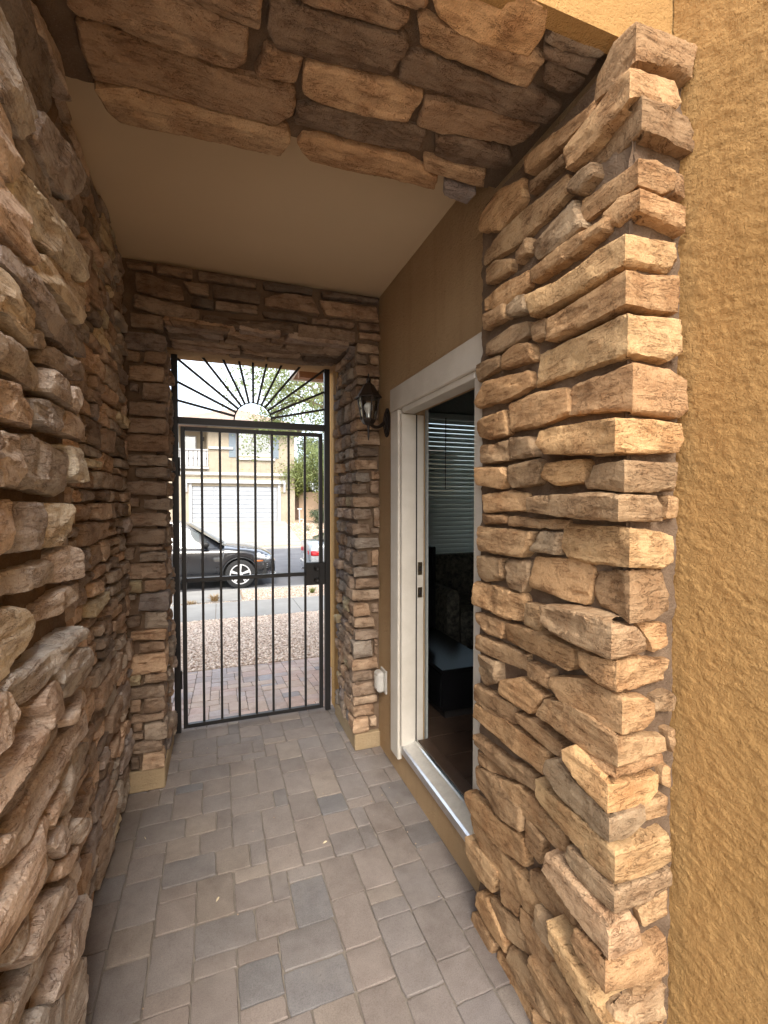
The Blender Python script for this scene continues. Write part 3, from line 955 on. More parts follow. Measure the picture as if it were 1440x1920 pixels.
# right-hand stucco wall with the door opening
DY0, DY1, DZ0, DZ1 = 1.50, 2.29, .19, 2.02
w = MB()
w.box(.93, 1.06, .90, DY0, 0, CEIL)
w.box(.93, 1.06, DY1, 3.36, 0, CEIL)
w.box(.931, 1.06, DY0, DY1, DZ1, CEIL)
w.box(.9305, 1.06, DY0, DY1, 0, DZ0)
tag(w.build('stucco_wall', M['stucco_fine']), 'tan stucco wall of the passage with the open white framed doorway', 'wall')
# near stucco wall to the right of the pilaster, going up beside the added storey
ys = np.arange(-.45, .8351, .0044); zs = np.arange(0, 3.62, .0044)
YY, ZZ = np.meshgrid(ys, zs)
q3 = np.c_[YY.ravel(), ZZ.ravel(), np.zeros(YY.size)]
pad = fbm(q3 * [40, 62, 1] + 3.3 + .5 * fbm(q3 * 18, 2)[:, None], 4)                       # trowelled pads with ragged edges
h = .0007 * np.clip((pad - .1) * 7, -1, 1) + .0008 * fbm(q3 * [110, 190, 1] + 8, 2) + .002 * fbm(q3 * [4, 5, 1], 2)
VV = np.c_[1.043 - h, q3[:, 0], q3[:, 1]]
ny_, nz_ = len(ys), len(zs)
ii = (np.arange(nz_ - 1)[:, None] * ny_ + np.arange(ny_ - 1)[None]).ravel()
nb_ = len(VV)
FF = np.c_[ii, ii + ny_, ii + ny_ + 1, ii + 1].tolist()
bx_ = MB().box(1.052, 1.4, -4.2, .837, -.02, 5.6).box(1.043, 1.0519, -4.2, -.451, 0, 5.6).box(1.043, 1.0519, -.4509, .837, 3.622, 5.6)
FF += [[i + nb_ for i in f] for f in bx_.f]
near_wall = tag(mesh_obj('stucco_wall', np.vstack([VV, np.array(bx_.v)]), FF, M['stucco'], None, 60), 'rough ochre stucco wall at the right edge beside the stone pilaster', 'wall')

# ------------------------------------------------------------------ right pilaster
XR, YF = .85, .77
pil = empty('stone_pilaster', (.95, 1.1, 0), 'tall ledge stone pilaster between the doorway and the ochre stucco wall', 'pilaster')
mc = MB().box(.897, 1.047, .816, 1.445, 0, 2.57)
mortar_sheet(mc, 'x', .893, -1, .804, 1.446, 0, 2.57)
mortar_sheet(mc, 'y', .812, -1, .884, 1.046, 0, 2.57)
mc.build('mortar_core', M['mortar'], pil, 60)
E_NEAR = .007
TONE1 = TONE
TONE = {k: tuple((a + (b - a) * (0 if k in 'to' else .42)) * s for a, b, s in zip(c, TONE1['t'], (1.16, 1.12, 1.0))) for k, c in TONE.items()}
for k, poly in parse(CORNER):
    t, a = k.split()
    cm = corner_map(XR - int(a) / 1000 - .004, YF, (0, 1), (-1, 0), (1, 0), (0, -1))
    th = .05 + int(a) / 1000
    put_stone(outset(poly), max(th, .035), E_NEAR, cm, t, pil, keep0=True, rough=.55)
fx = plane_map('x', XR, -1)
for k, poly in parse(PILFACE):
    put_stone(outset(poly), .05, E_NEAR, fx, k, pil, lift=R(-.010, .004), rough=.55)
fy = plane_map('y', YF, -1)
for k, poly in parse(PILFRONT):
    put_stone(poly, .045, E_NEAR, fy, k, pil, lift=R(-.015, -.005), flip=True, rough=.55)
# foot of the pilaster, courses that run below the picture
for z0, z1, s0 in ((.285, .37, -.30), (.215, .28, -.22), (.135, .205, -.32), (.07, .13, -.2), (.005, .065, -.3)):
    poly = [(0, z0), (.09, z0 + .004), (.17, z0), (.175, z1 - .008), (.08, z1 - .01), (0, z1 - .012), (s0 * .5, z1 - .014), (s0, z1 - .01), (s0 - .01, z0 + .01), (s0 * .5, z0)]
    put_stone(poly, .05, .012, corner_map(XR - .02, YF, (0, 1), (-1, 0), (1, 0), (0, -1)), pick({'t': 2, 'b': 2, 'g': 1}), pil, keep0=True)
    y0 = YF - s0 + .03
    while y0 < 1.40:
        y1 = min(y0 + R(.12, .24), 1.44)
        lim = .40 - (y1 - .77) * .62          # stay under the traced stones
        if z1 < lim: put_stone(quad(y0, y1, z0, z1), .05, .012, fx, pick({'t': 2, 'b': 2, 'g': 1}), pil)
        y0 = y1

TONE = TONE1
# ------------------------------------------------------------------ near beam with stone soffit
beam = empty('entry_beam', (.3, 1.1, 2.6), 'stucco beam over the passage mouth with ledge stone on its underside', 'beam')
mc = MB().box(-.9, 1.047, .88, 1.42, 2.636, 3.5)
mortar_sheet(mc, 'z', 2.632, -1, -.40, .90, .88, 1.425, amp=.004)
mc.build('beam_core', M['mortar'], beam, 60)
MB().box(-.9, 1.0515, .838, .879, 2.60, 3.6).build('stucco_face', M['stucco'], beam)
fz = plane_map('z', 2.6, -1)
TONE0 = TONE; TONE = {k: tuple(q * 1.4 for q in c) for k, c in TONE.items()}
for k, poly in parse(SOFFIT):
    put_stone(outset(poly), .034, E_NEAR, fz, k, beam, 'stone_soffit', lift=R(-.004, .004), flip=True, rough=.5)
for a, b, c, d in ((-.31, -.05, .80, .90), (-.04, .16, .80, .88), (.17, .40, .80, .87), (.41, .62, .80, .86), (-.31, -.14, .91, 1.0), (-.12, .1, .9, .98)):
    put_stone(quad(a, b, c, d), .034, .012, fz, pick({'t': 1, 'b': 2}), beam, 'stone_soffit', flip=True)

TONE = TONE0
# ------------------------------------------------------------------ left near pilaster
XL = -.33
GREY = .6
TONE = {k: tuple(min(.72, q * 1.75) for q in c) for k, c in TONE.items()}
lp = empty('stone_pilaster', (-.45, 1.0, 0), 'rugged ledge stone pilaster at the left edge, nearest the viewer', 'pilaster')
mc = MB().box(-.9, -.396, .40, 1.435, 0, 2.66)
mortar_sheet(mc, 'x', -.392, 1, .40, 1.436, 0, 2.66, amp=.008)
mc.build('mortar_core', M['mortar'], lp, 60)
fl = plane_map('x', XL, 1)
for k, poly in parse(NEAR):
    put_stone(outset(poly, .002), .068, .0062, fl, k, lp, rough=.8, lift=R(-.012, .008), flip=True, facet=1.7, ang=9, strat=.9)
# far edge return of that pilaster
for q in ledge(-.50, -.40, .02, 2.60, .06, .12, .08, .16):
    put_stone(q, .025, .014, plane_map('y', 1.46, 1), pick({'b': 2, 'g': 2, 't': 1}), lp)
# part of it that lies behind the picture edge
for q in ledge(.42, .80, .02, 2.60, .07, .13, .14, .34):
    put_stone(q, .06, .02, fl, pick({'t': 2, 'g': 2, 'o': 1, 'm': 1}), lp, rough=1.4, lift=R(-.02, .01), flip=True)

GREY = .36
# ------------------------------------------------------------------ left far wall
lw = empty('stone_wall', (-.6, 2.05, 0), 'shaded ledge stone wall along the left of the passage up to the gate pillar', 'wall')
MB().box(-.9, -.472, 1.435, 2.70, 0, CEIL).build('mortar_core', M['mortar'], lw)
ff = plane_map('x', -.435, 1)
for q in ledge(1.47, 2.66, .02, CEIL - .004, .045, .115, .09, .26, .011):
    put_stone(q, .042, .013, ff, pick({'t': 2.2, 'b': 3, 'g': 3, 'o': .8, 'm': 1.6, 'd': 1}), lw, rough=1.35, lift=R(-.018, .014), flip=True)

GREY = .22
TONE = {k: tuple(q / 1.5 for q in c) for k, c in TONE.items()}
# ------------------------------------------------------------------ gate wall: two pillars and a lintel
FY = 2.64
def rects(txt): return [tuple(int(c) / 1000 for c in q.split(',')) for q in txt.split()]
TW = {'t': 2, 'b': 3, 'g': 1.6, 'd': 1, 'o': .4, 'm': .8}
pl = empty('gate_pillar', (-.39, 2.9, 0), 'ledge stone pillar left of the black gate on a stucco plinth', 'pillar')
MB().box(-.472, -.312, 2.682, 3.16, .115, CEIL).build('mortar_core', M['mortar'], pl)
MB().box(-.50, -.285, 2.652, 3.17, 0, .112, .006).build('plinth', M['stucco_base'], pl)
MB().box(-.472, -.318, 3.16, 3.36, 0, CEIL).build('stucco_end', M['stucco_fine'], pl)
fpy = plane_map('y', FY, -1)
def jamb_fill(r0, z0, z1, mapf, parent, flip, end=.50):
    y = FY + r0
    while y < FY + end - .03:
        y1 = min(y + R(.07, .19), FY + end)
        if FY + end - y1 < .05: y1 = FY + end
        put_stone(quad(y, y1, z0 - .004, z1 + .004, .008), .04, .013, mapf, pick({'t': 2, 'b': 2, 'g': 2, 'p': 1, 'm': 1, 'o': .5}), parent, rough=1.7, lift=R(-.022, .014), flip=flip)
        y = y1
jl = plane_map('x', -.268, 1)
for x0, x1, z0, z1 in rects(PILL):
    if x1 > -.305:
        r = R(.05, .16)
        cx = x1 + .004
        s0 = x0 - cx
        j = .005
        poly = [(0, z0 + R(-j, j)), (r, z0 + R(-j, j)), (r + R(-.01, .01), z1 + R(-j, j)), (0, z1 + R(-j, j)), (s0 * .5, z1 + R(-j, j)), (s0 + R(0, .01), z1 - R(0, j)), (s0, z0 + R(0, j)), (s0 * .5, z0 + R(-j, j))]
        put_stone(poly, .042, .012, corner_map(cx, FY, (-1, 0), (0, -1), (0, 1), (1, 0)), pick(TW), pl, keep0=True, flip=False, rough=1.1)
        jamb_fill(r + .01, z0, z1, jl, pl, True)
    else:
        put_stone(quad(x0, x1, z0, z1, .002), .04, .011, fpy, pick(TW), pl, lift=R(-.012, .004), flip=True)

pr = empty('gate_pillar', (.86, 2.9, 0), 'ledge stone pillar right of the black gate beside the wall lantern', 'pillar')
MB().box(.792, .9285, 2.682, 3.16, .102, CEIL).build('mortar_core', M['mortar'], pr)
MB().box(.764, .9285, 2.652, 3.17, 0, .10, .006).build('plinth', M['stucco_base'], pr)
MB().box(.785, .9285, 3.16, 3.36, 0, CEIL).build('stucco_end', M['stucco'], pr)
jr = plane_map('x', .755, -1)
for x0, x1, z0, z1 in rects(PILR):
    if x0 < .79:
        r = R(.05, .16)
        cx = min(max(x0, .745), .775)
        s1 = min(x1, .925) - cx
        j = .004
        poly = [(0, z0 + R(-j, j)), (s1 * .5, z0 + R(-j, j)), (s1, z0 + R(0, j)), (s1 - R(0, .012), z1 - R(0, j)), (s1 * .5, z1 + R(-j, j)), (0, z1 + R(-j, j)), (-r, z1 + R(-j, j)), (-r + R(-.01, .01), z0 + R(-j, j))]
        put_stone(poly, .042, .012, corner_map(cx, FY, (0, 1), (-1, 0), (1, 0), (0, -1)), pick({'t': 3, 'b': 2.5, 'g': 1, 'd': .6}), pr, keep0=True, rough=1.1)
        jamb_fill(r + .01, z0, z1, jr, pr, False)
    else:
        put_stone(quad(x0, min(x1, .925), z0, z1, .002), .04, .011, fpy, pick({'t': 3, 'b': 2}), pr, lift=R(-.012, .0), flip=True)

gl = empty('gate_lintel', (.24, 2.9, 2.46), 'ledge stone lintel spanning above the gate under the ceiling', 'lintel')
MB().box(-.312, .792, 2.683, 3.155, 2.482, CEIL - .001).build('mortar_core', M['mortar'], gl)
MB().box(-.318, .785, 3.161, 3.359, 2.47, CEIL + .6).build('stucco_end', M['stucco_fine'], gl)
for k, poly in parse(HEAD):
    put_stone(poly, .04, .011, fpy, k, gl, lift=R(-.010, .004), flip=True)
fs = plane_map('z', 2.452, -1)
for y0, y1 in ((2.645, 2.73), (2.73, 2.80), (2.80, 2.90), (2.90, 2.985), (2.985, 3.07), (3.07, 3.15)):
    x = -.275
    while x < .74:
        x1 = min(x + R(.22, .5), .75)
        if .75 - x1 < .1: x1 = .75
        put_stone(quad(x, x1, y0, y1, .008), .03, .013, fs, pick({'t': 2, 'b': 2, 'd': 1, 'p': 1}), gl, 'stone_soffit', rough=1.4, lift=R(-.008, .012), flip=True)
        x = x1

# ------------------------------------------------------------------ porch paving
U = .0688
def make_paver_mesh(w, d, seed, t=.05, name='paver'):
    """tumbled block: ragged rim, worn arris, faintly uneven top"""
    rs = np.random.default_rng(seed)
    def rim(ins, z, jit):
        out = []
        pts = [(ins, ins), (w - ins, ins), (w - ins, d - ins), (ins, d - ins)]
        for i in range(4):
            a, b = np.array(pts[i]), np.array(pts[(i + 1) % 4])
            for j in range(5):
                out.append(a + (b - a) * (j / 5 if j else .03))
        out = np.array(out)
        c = np.array([w / 2, d / 2])
        out = out + (c - out) / np.linalg.norm(c - out, axis=1)[:, None] * (rs.random((20, 1)) ** 3 * jit)
        return np.c_[out, z + rs.normal(size=20) * .0004]
    r0 = rim(0, -t, 0); r1 = rim(0, -.0035, .0022); r2 = rim(.0018, -.0004, .0028); r3 = rim(.006, 0, .003)
    V = np.vstack([r0, r1, r2, r3, [[w / 2, d / 2, .0003]]])
    F = []
    for k in range(3):
        for i in range(20): F.append((k * 20 + i, k * 20 + (i + 1) % 20, k * 20 + 20 + (i + 1) % 20, k * 20 + 20 + i))
    for i in range(20): F.append((60 + i, 60 + (i + 1) % 20, 80))
    me = bpy.data.meshes.new(name)
    me.from_pydata(V.tolist(), [], F); me.materials.append(M['paver'])
    me.polygons.foreach_set('use_smooth', [True] * len(me.polygons)); me.set_sharp_from_angle(angle=math.radians(24)); me.update()
    return me
PAVE = {}
def paver(parent, ix, iy, w, d, ox, oy, color, zf, gap=.0032):
    key = (w, d, random.randrange(5))
    if key not in PAVE: PAVE[key] = make_paver_mesh(w * U - gap, d * U - gap, hash(key) % 9999)
    o = bpy.data.objects.new('paver', PAVE[key])
    x, y = ox + ix * U + gap / 2, oy + iy * U + gap / 2
    p = world_loc(parent)
    o.parent = parent
    z, sl = zf(y + d * U / 2)
    o.location = (x - p.x, y - p.y, z + R(-.0018, .0018) - sl * d * U / 2 - p.z)
    o.rotation_euler = (math.atan(sl) + R(-.006, .006), R(-.006, .006), R(-.008, .008))
    o.color = (*color, 1)
    coll.objects.link(o)
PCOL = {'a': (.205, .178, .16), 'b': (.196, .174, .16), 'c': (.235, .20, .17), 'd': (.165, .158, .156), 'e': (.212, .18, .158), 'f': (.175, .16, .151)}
def lay(parent, ox, oy, nx, ny, zf, fixed=(), weights=None, bright=1.0, clip=None):
    occ = np.zeros((nx, ny), bool)
    def put(ix, iy, w, d, c):
        occ[ix:ix + w, iy:iy + d] = True
        f = 1 + R(-.1, .1)
        if clip and not clip(ox + (ix + w / 2) * U, oy + (iy + d / 2) * U): return
        paver(parent, ix, iy, w, d, ox, oy, tuple(min(.9, q * f * bright) for q in PCOL[c]), zf)
    for ix, iy, w, d, c in fixed: put(ix, iy, w, d, c)
    weights = weights or {'a': 4, 'b': 3.5, 'c': 1.2, 'd': .12, 'e': 2.5, 'f': 1.2}
    for iy in range(ny):
        for ix in range(nx):
            if occ[ix, iy]: continue
            opts = [(3, 2), (2, 3), (2, 2)]
            random.shuffle(opts)
            if R(0, 1) < .18: opts = [(2, 1), (1, 2)] + opts
            for w, d in opts + [(2, 1), (1, 2), (1, 1)]:
                if ix + w <= nx and iy + d <= ny and not occ[ix:ix + w, iy:iy + d].any():
                    put(ix, iy, w, d, pick(weights)); break
porch = empty('porch_paving', (.25, 2.0, 0), 'grey brown concrete paver floor of the entry passage', None, None, 'structure')
MB().box(-.62, 1.05, -4.2, 3.30, -.12, -.007).build('joint_bed', M['joint_sand'], porch)
OX, OY = .042 - 8 * U, 1.75 - 12 * U      # gridlines measured off the photograph's joints
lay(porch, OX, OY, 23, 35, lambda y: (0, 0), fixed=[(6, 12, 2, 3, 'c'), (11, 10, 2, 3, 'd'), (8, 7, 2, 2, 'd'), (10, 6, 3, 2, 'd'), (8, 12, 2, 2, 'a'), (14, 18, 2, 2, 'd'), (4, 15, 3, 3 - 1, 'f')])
# unseen courtyard slab behind the viewer, kept pale to bounce light inward
tag(MB().box(-3.6, 3.2, -6, .42, -.125, -.012).build('courtyard_floor', M['patio']), 'pale unseen courtyard floor behind the viewer, bouncing light inward', None, None, 'structure')

# ------------------------------------------------------------------ door frame and threshold
df = empty('door_frame', (.95, 1.87, .19), 'white wooden door frame with wide casing and aluminium threshold in the passage wall', 'door frame')
CX0, CX1 = .902, .9285
MB().box(CX0, CX1, DY1 + .002, DY1 + .115, .115, DZ1 - .002, .004).build('casing', M['white_trim'], df)
MB().box(CX0, CX1, DY0 - .172, DY0 - .002, .115, DZ1 - .002, .004).build('casing', M['white_trim'], df)
MB().box(CX0 - .003, CX1, DY0 - .175, DY1 + .118, DZ1, DZ1 + .125, .004).build('head_casing', M['white_trim'], df)
for y0, y1 in ((DY1 - .028, DY1 - .0005), (DY0 + .0005, DY0 + .028)):
    s = 1 if y1 > 2 else -1
    j = MB().box(.912, .995, y0, y1, DZ0 + .012, DZ1 - .03, .002).build('jamb', M['white_trim'], df)
    MB().box(.996, 1.004, y0 + (.006 if s > 0 else 0), y1 - (0 if s > 0 else .006), DZ0 + .012, DZ1 - .03).build('weatherstrip', M['gasket'], j)
    MB().box(1.005, 1.045, y0 + (.010 if s > 0 else 0), y1 - (0 if s > 0 else .010), DZ0 + .012, DZ1 - .03, .002).build('rabbet', M['white_trim'], df)
for z in (1.16, 1.03):
    p = MB().box(1.01, 1.036, DY1 - .0205, DY1 - .0185, z - .035 if z > 1.1 else z - .028, z + .035 if z > 1.1 else z + .028, .0005).build('strike_plate', M['brass'], df)
    MB().box(1.016, 1.03, DY1 - .0225, DY1 - .0208, z - .013, z + .013).build('latch_hole', M['gasket'], p)
hj = MB().box(.912, .985, DY0 + .03, DY1 - .03, DZ1 - .028, DZ1 - .0005, .002).build('head_jamb', M['white_trim'], df)
MB().box(.986, .994, DY0 + .03, DY1 - .03, DZ1 - .022, DZ1 - .0005).build('weatherstrip', M['gasket'], hj)
th = MB()
th.prism([(.915, DZ0 - .03), (.915, DZ0 + .006), (.925, DZ0 + .012), (.985, DZ0 + .028), (.99, DZ0 + .036), (1.0, DZ0 + .036), (1.003, DZ0 + .03), (1.004, DZ0 + .001), (.934, DZ0 + .001), (.9295, DZ0 - .03)], 'y', DY0 + .001, DY1 - .001)
t_ = th.build('threshold', M['alu'], df)
fix_normals(t_)
MB().box(1.006, 1.075, DY0 + .03, DY1 - .03, DZ0 + .002, DZ0 + .034, .004).build('inner_sill', M['dark_wood'], df)

# ------------------------------------------------------------------ room behind the doorway
RX0, RX1, RY0, RY1, RZ0, RZ1 = 1.06, 4.4, .9, 4.32, .2, 2.75
tag(MB().box(RX0, RX1, RY0, RY1, RZ0 - .3, RZ0 - .006).build('room_subfloor', M['gasket']), 'floor slab inside the dark room', None, None, 'structure')
rf = empty('room_floor', (2.4, 2.6, RZ0), 'dark wood look tile floor inside the doorway', None, None, 'structure')
y = RY0
row = 0
while y < RY1 - .02:
    x = RX0 + .003 - (.45 if row % 2 else .0)
    while x < 2.9:
        a, b = max(x, RX0 + .003), min(x + .9, 2.9)
        if b - a > .05: MB().box(a, b - .004, y, min(y + .196, RY1), RZ0 - .006, RZ0 + .004, .0015).build('floor_tile', M['dark_wood'], rf)
        x += .9
    y += .2; row += 1
WX0, WX1, WZ0, WZ1 = 2.03, 3.25, .97, 2.40
w = MB()
w.box(RX0, WX0, RY1, RY1 + .14, RZ0, RZ1); w.box(WX1, RX1, RY1, RY1 + .14, RZ0, RZ1)
w.box(WX0, WX1, RY1, RY1 + .14, RZ0, WZ0); w.box(WX0, WX1, RY1, RY1 + .14, WZ1, RZ1)
w.box(RX1, RX1 + .1, RY0, RY1 + .14, RZ0, RZ1)
w.box(RX0, RX1 + .1, RY0 - .1, RY0, RZ0, RZ1)
w.box(RX0 + .001, RX0 + .012, 2.27, RY1, RZ0, RZ1)
tag(w.build('room_wall', M['room_wall']), 'grey green walls of the dark room seen through the doorway', None, None, 'structure')
tag(MB().box(RX0, RX1 + .1, RY0 - .1, RY1 + .14, RZ1, RZ1 + .1).build('room_ceiling', M['room_ceiling']), 'ceiling of the dark room', None, None, 'structure')
# front wing outside wall round that room
w = MB()
w.box(1.03, WX0 - .02, RY1 + .142, RY1 + .30, -.6, 3.4); w.box(WX1 + .02, 4.9, RY1 + .142, RY1 + .30, -.6, 3.4)
w.box(WX0 - .02, WX1 + .02, RY1 + .142, RY1 + .30, -.6, WZ0 - .02); w.box(WX0 - .02, WX1 + .02, RY1 + .142, RY1 + .30, WZ1 + .02, 3.4)
w.box(1.03, 1.058, 3.362, RY1 + .1415, -.6, 3.4)
w.box(.93, 1.029, 3.3605, 3.42, -.6, 3.4)
wing = empty('house_wing', (2.5, 4.5, 0), 'corner of the house front with boxed eave seen at the top right of the gate', 'house')
w.build('wall', M['stucco'], wing)
# roof corner with cream fascia and brown boarded underside
ex, ey, ez = .72, 5.0, 2.82
MB().box(ex + .03, 5.4, 3.4, ey - .03, ez + .012, ez + .04).build('soffit', M['brown_wood'], wing)
for yy in (3.75, 4.2, 4.62):
    MB().box(ex + .032, 1.028, yy - .04, yy + .04, ez - .07, ez + .0115).build('rafter_tail', M['brown_wood'], wing)
MB().box(ex - .005, ex + .029, 3.4, ey, ez - .0, ez + .16).build('fascia', M['white_paint'], wing)
MB().box(ex + .0295, 5.4, ey - .029, ey, ez - .0, ez + .159).build('fascia', M['white_paint'], wing)
MB().add([(ex - .07, 3.4, ez + .165), (ex - .07, ey + .07, ez + .165), (5.4, ey + .07, ez + .165), (5.4, 3.4, ez + .165), (ex + .9, 3.4, ez + .7), (ex + .9, ey - .9, ez + .7), (5.4, ey - .9, ez + .7), (5.4, 3.4, ez + .7)],
         [(3, 2, 1, 0), (0, 1, 5, 4), (1, 2, 6, 5), (2, 3, 7, 6), (3, 0, 4, 7), (4, 5, 6, 7)]).build('roof', M['roof_tile'], wing)

win = empty('room_window', (2.6, RY1 + .05, WZ0), 'window behind the closed blind in the dark room', 'window')
f = MB()
f.box(WX0 - .015, WX0 + .03, RY1 + .05, RY1 + .11, WZ0 - .015, WZ1 + .015); f.box(WX1 - .03, WX1 + .015, RY1 + .05, RY1 + .11, WZ0 - .015, WZ1 + .015)
f.box(WX0 + .03, WX1 - .03, RY1 + .05, RY1 + .11, WZ0 - .015, WZ0 + .03); f.box(WX0 + .03, WX1 - .03, RY1 + .05, RY1 + .11, WZ1 - .03, WZ1 + .015)
f.build('frame', M['white_paint'], win)
MB().box(WX0 + .03, WX1 - .03, RY1 + .075, RY1 + .08, WZ0 + .03, WZ1 - .03).build('pane', M['glass'], win)
bl = empty('window_blind', (2.6, RY1 - .03, WZ0), 'closed white slatted blind over the window of the dark room', 'blind')
MB().box(WX0 - .02, WX1 + .03, RY1 - .055, RY1 - .005, WZ1 - .03, WZ1 + .03, .004).build('headrail', M['slat'], bl)
sl = None
nz = 30
for i in range(nz):
    z = WZ1 - .055 - i * (WZ1 - WZ0 - .05) / nz
    if sl is None:
        V, F = [], []
        K = 7
        for k in range(K):
            a = -1 + 2 * k / (K - 1)
            ang = math.radians(66)
            c = a * .025; h = .004 * (1 - a * a)
            yy = c * math.cos(ang) - h * math.sin(ang); zz = c * math.sin(ang) + h * math.cos(ang)
            V += [(WX0 - .01, RY1 - .03 + yy, zz), (WX1 + .02, RY1 - .03 + yy, zz)]
        F = [(2 * k, 2 * k + 1, 2 * k + 3, 2 * k + 2) for k in range(K - 1)]
        sl = mesh_obj('slat', np.array(V) + [0, 0, z], F, M['slat'], bl, 180)
        md = sl.modifiers.new('thickness', 'SOLIDIFY'); md.thickness = .0025
        z0 = sl.location.z; zi = z
    else:
        c = sl.copy(); coll.objects.link(c); c.location.z = z0 + (z - zi)
        c.rotation_euler.x = R(-.06, .06)
MB().box(WX0 - .01, WX1 + .02, RY1 - .045, RY1 - .015, WZ0 - .035, WZ0 - .012, .003).build('bottom_rail', M['slat'], bl)
for xx in (WX0 + .16, WX1 - .2):
    MB().tube([(xx, RY1 - .062, WZ1 - .02), (xx, RY1 - .062, WZ0 - .02)], .0012, 5).build('cord', M['slat'], bl)
MB().tube([(WX0 + .17, RY1 - .075, WZ1 - .02), (WX0 + .165, RY1 - .078, WZ1 - .75)], .004, 6).build('tilt_wand', M['gasket'], bl)

tv = empty('television', (1.5, 3.1, .52), 'black flat television edge on in the dark room below the blind', 'television')
MB().box(1.42, 1.455, 2.95, 3.95, .62, 1.20, .006).build('cabinet', M['black'], tv)
MB().box(1.456, 1.459, 2.98, 3.92, .65, 1.17).build('screen', M['screen'], tv)
MB().box(1.34, 1.56, 3.25, 3.65, .522, .535, .003).build('stand', M['black'], tv)
MB().box(1.425, 1.45, 3.4, 3.5, .535, .62).build('neck', M['black'], tv)
cs = empty('media_console', (1.5, 3.1, RZ0), 'low black lacquer console standing inside the doorway', 'console')
MB().box(1.235, 1.60, 2.42, 3.95, .495, .52, .003).build('top', M['black'], cs)
MB().box(1.25, 1.585, 2.44, 3.93, RZ0 + .06, .494).build('body', M['black'], cs)
for yy in (2.7, 3.2, 3.68): MB().box(1.2455, 1.2495, yy - .235, yy + .235, RZ0 + .08, .48).build('drawer_front', M['black'], cs)
MB().box(1.28, 1.56, 2.47, 3.9, RZ0 + .004, RZ0 + .0595).build('plinth', M['gasket'], cs)
ac = empty('armchair', (2.3, 3.7, RZ0), 'dark armchair with patterned cushion below the window blind', 'armchair')
MB().box(1.85, 2.75, 3.25, 3.95, RZ0 + .1, .62, .05).build('seat', M['cushion'], ac)
MB().box(1.85, 2.75, 3.951, 4.15, RZ0 + .1, 1.0, .05).build('backrest', M['cushion'], ac)
for x0 in (1.72, 2.752): MB().box(x0, x0 + .128, 3.25, 4.15, RZ0 + .1, .8, .04).build('armrest', M['cushion'], ac)
for x0 in (1.76, 2.78):
    for y0 in (3.3, 4.05): MB().box(x0, x0 + .05, y0, y0 + .05, RZ0 + .004, RZ0 + .105).build('leg', M['black'], ac)

# ------------------------------------------------------------------ gate leaf and transom
GY = 3.27
gate = empty('security_gate', (.24, GY, 0), 'black wrought iron gate leaf of upright bars with a mid rail', 'gate')
GX0, GX1, GZ1 = -.236, .700, 2.012
def sq(name, x0, x1, z0, z1, d=.03, y=GY, parent=gate, mat='iron', bev=.002):
    return MB().box(x0, x1, y - d / 2, y + d / 2, z0, z1, bev).build(name, M[mat], parent)
sq('stile', GX0, GX0 + .026, .022, GZ1); sq('stile', GX1 - .026, GX1, .022, GZ1)
sq('top_rail', GX0 + .0262, GX1 - .0262, GZ1 - .026, GZ1)
sq('bottom_rail', GX0 + .0262, GX1 - .0262, .022, .048)
sq('mid_rail', GX0 + .0262, GX1 - .0262, .992, 1.018)
nb = 7
for i in range(1, nb + 1):
    x = GX0 + .013 + (GX1 - GX0 - .026) * i / (nb + 1)
    o1 = sq('bar', x - .0078, x + .0078, 1.0182, GZ1 - .0262, .0156)
    sq('bar', x - .0078, x + .0078, .0482, .9918, .0156)
lk = sq('lock_box', GX1 - .125, GX1 + .012, .925, 1.085, .05)
for z in (1.045, .962):
    MB().lathe([(.0, -.05), (.012, -.052), (.019, -.047), (.02, -.036), (.012, -.026), (.022, -.0253)], (GX1 - .052, GY, z), 'y', 18).build('cylinder', M['iron'], lk, 40)
MB().box(GX1 - .128, GX1 - .03, GY - .034, GY - .0256, .93, 1.08, .002).build('cover_plate', M['iron'], lk)
for z in (.35, 1.75):
    MB().tube([(GX0 - .011, GY - .012, z - .06), (GX0 - .011, GY - .012, z + .06)], .008, 10).build('hinge', M['iron'], gate, 40)

tr = empty('gate_transom', (.24, GY, 2.04), 'black iron gate surround with sunburst transom above the gate leaf', 'gate surround')
TX0, TX1, TZ0, TZ1 = -.288, .752, 2.028, 2.50
sq('post', TX0, TX0 + .038, 0, TZ1 + .02, .042, parent=tr); sq('post', TX1 - .038, TX1, 0, TZ1 + .02, .042, parent=tr)
sq('crossbar', TX0 + .0382, TX1 - .0382, TZ0, TZ0 + .044, .042, parent=tr)
sq('head_rail', TX0 + .0382, TX1 - .0382, TZ1 + .02 - .03, TZ1 + .02, .04, parent=tr)
sx, sz, sr = .222, TZ0 + .0445, .125
a_ = MB()
a_.tube([(sx + sr * math.cos(t), GY, sz + sr * math.sin(t)) for t in np.linspace(.02, math.pi - .02, 24)], .0045, 8)
a_.build('arc', M['iron'], tr, 40)
for k in range(13):
    t = math.pi * (k + 1) / 14
    c, s = math.cos(t), math.sin(t)
    L_ = min(((TX1 - .038 - sx) / c) if c > 1e-3 else 9, ((TX0 + .038 - sx) / c) if c < -1e-3 else 9, (TZ1 - .012 - sz) / s)
    MB().bar((sx + c * (sr + .004), GY, sz + s * (sr + .004)), (sx + c * L_, GY, sz + s * L_), .0145).build('ray', M['iron'], tr)

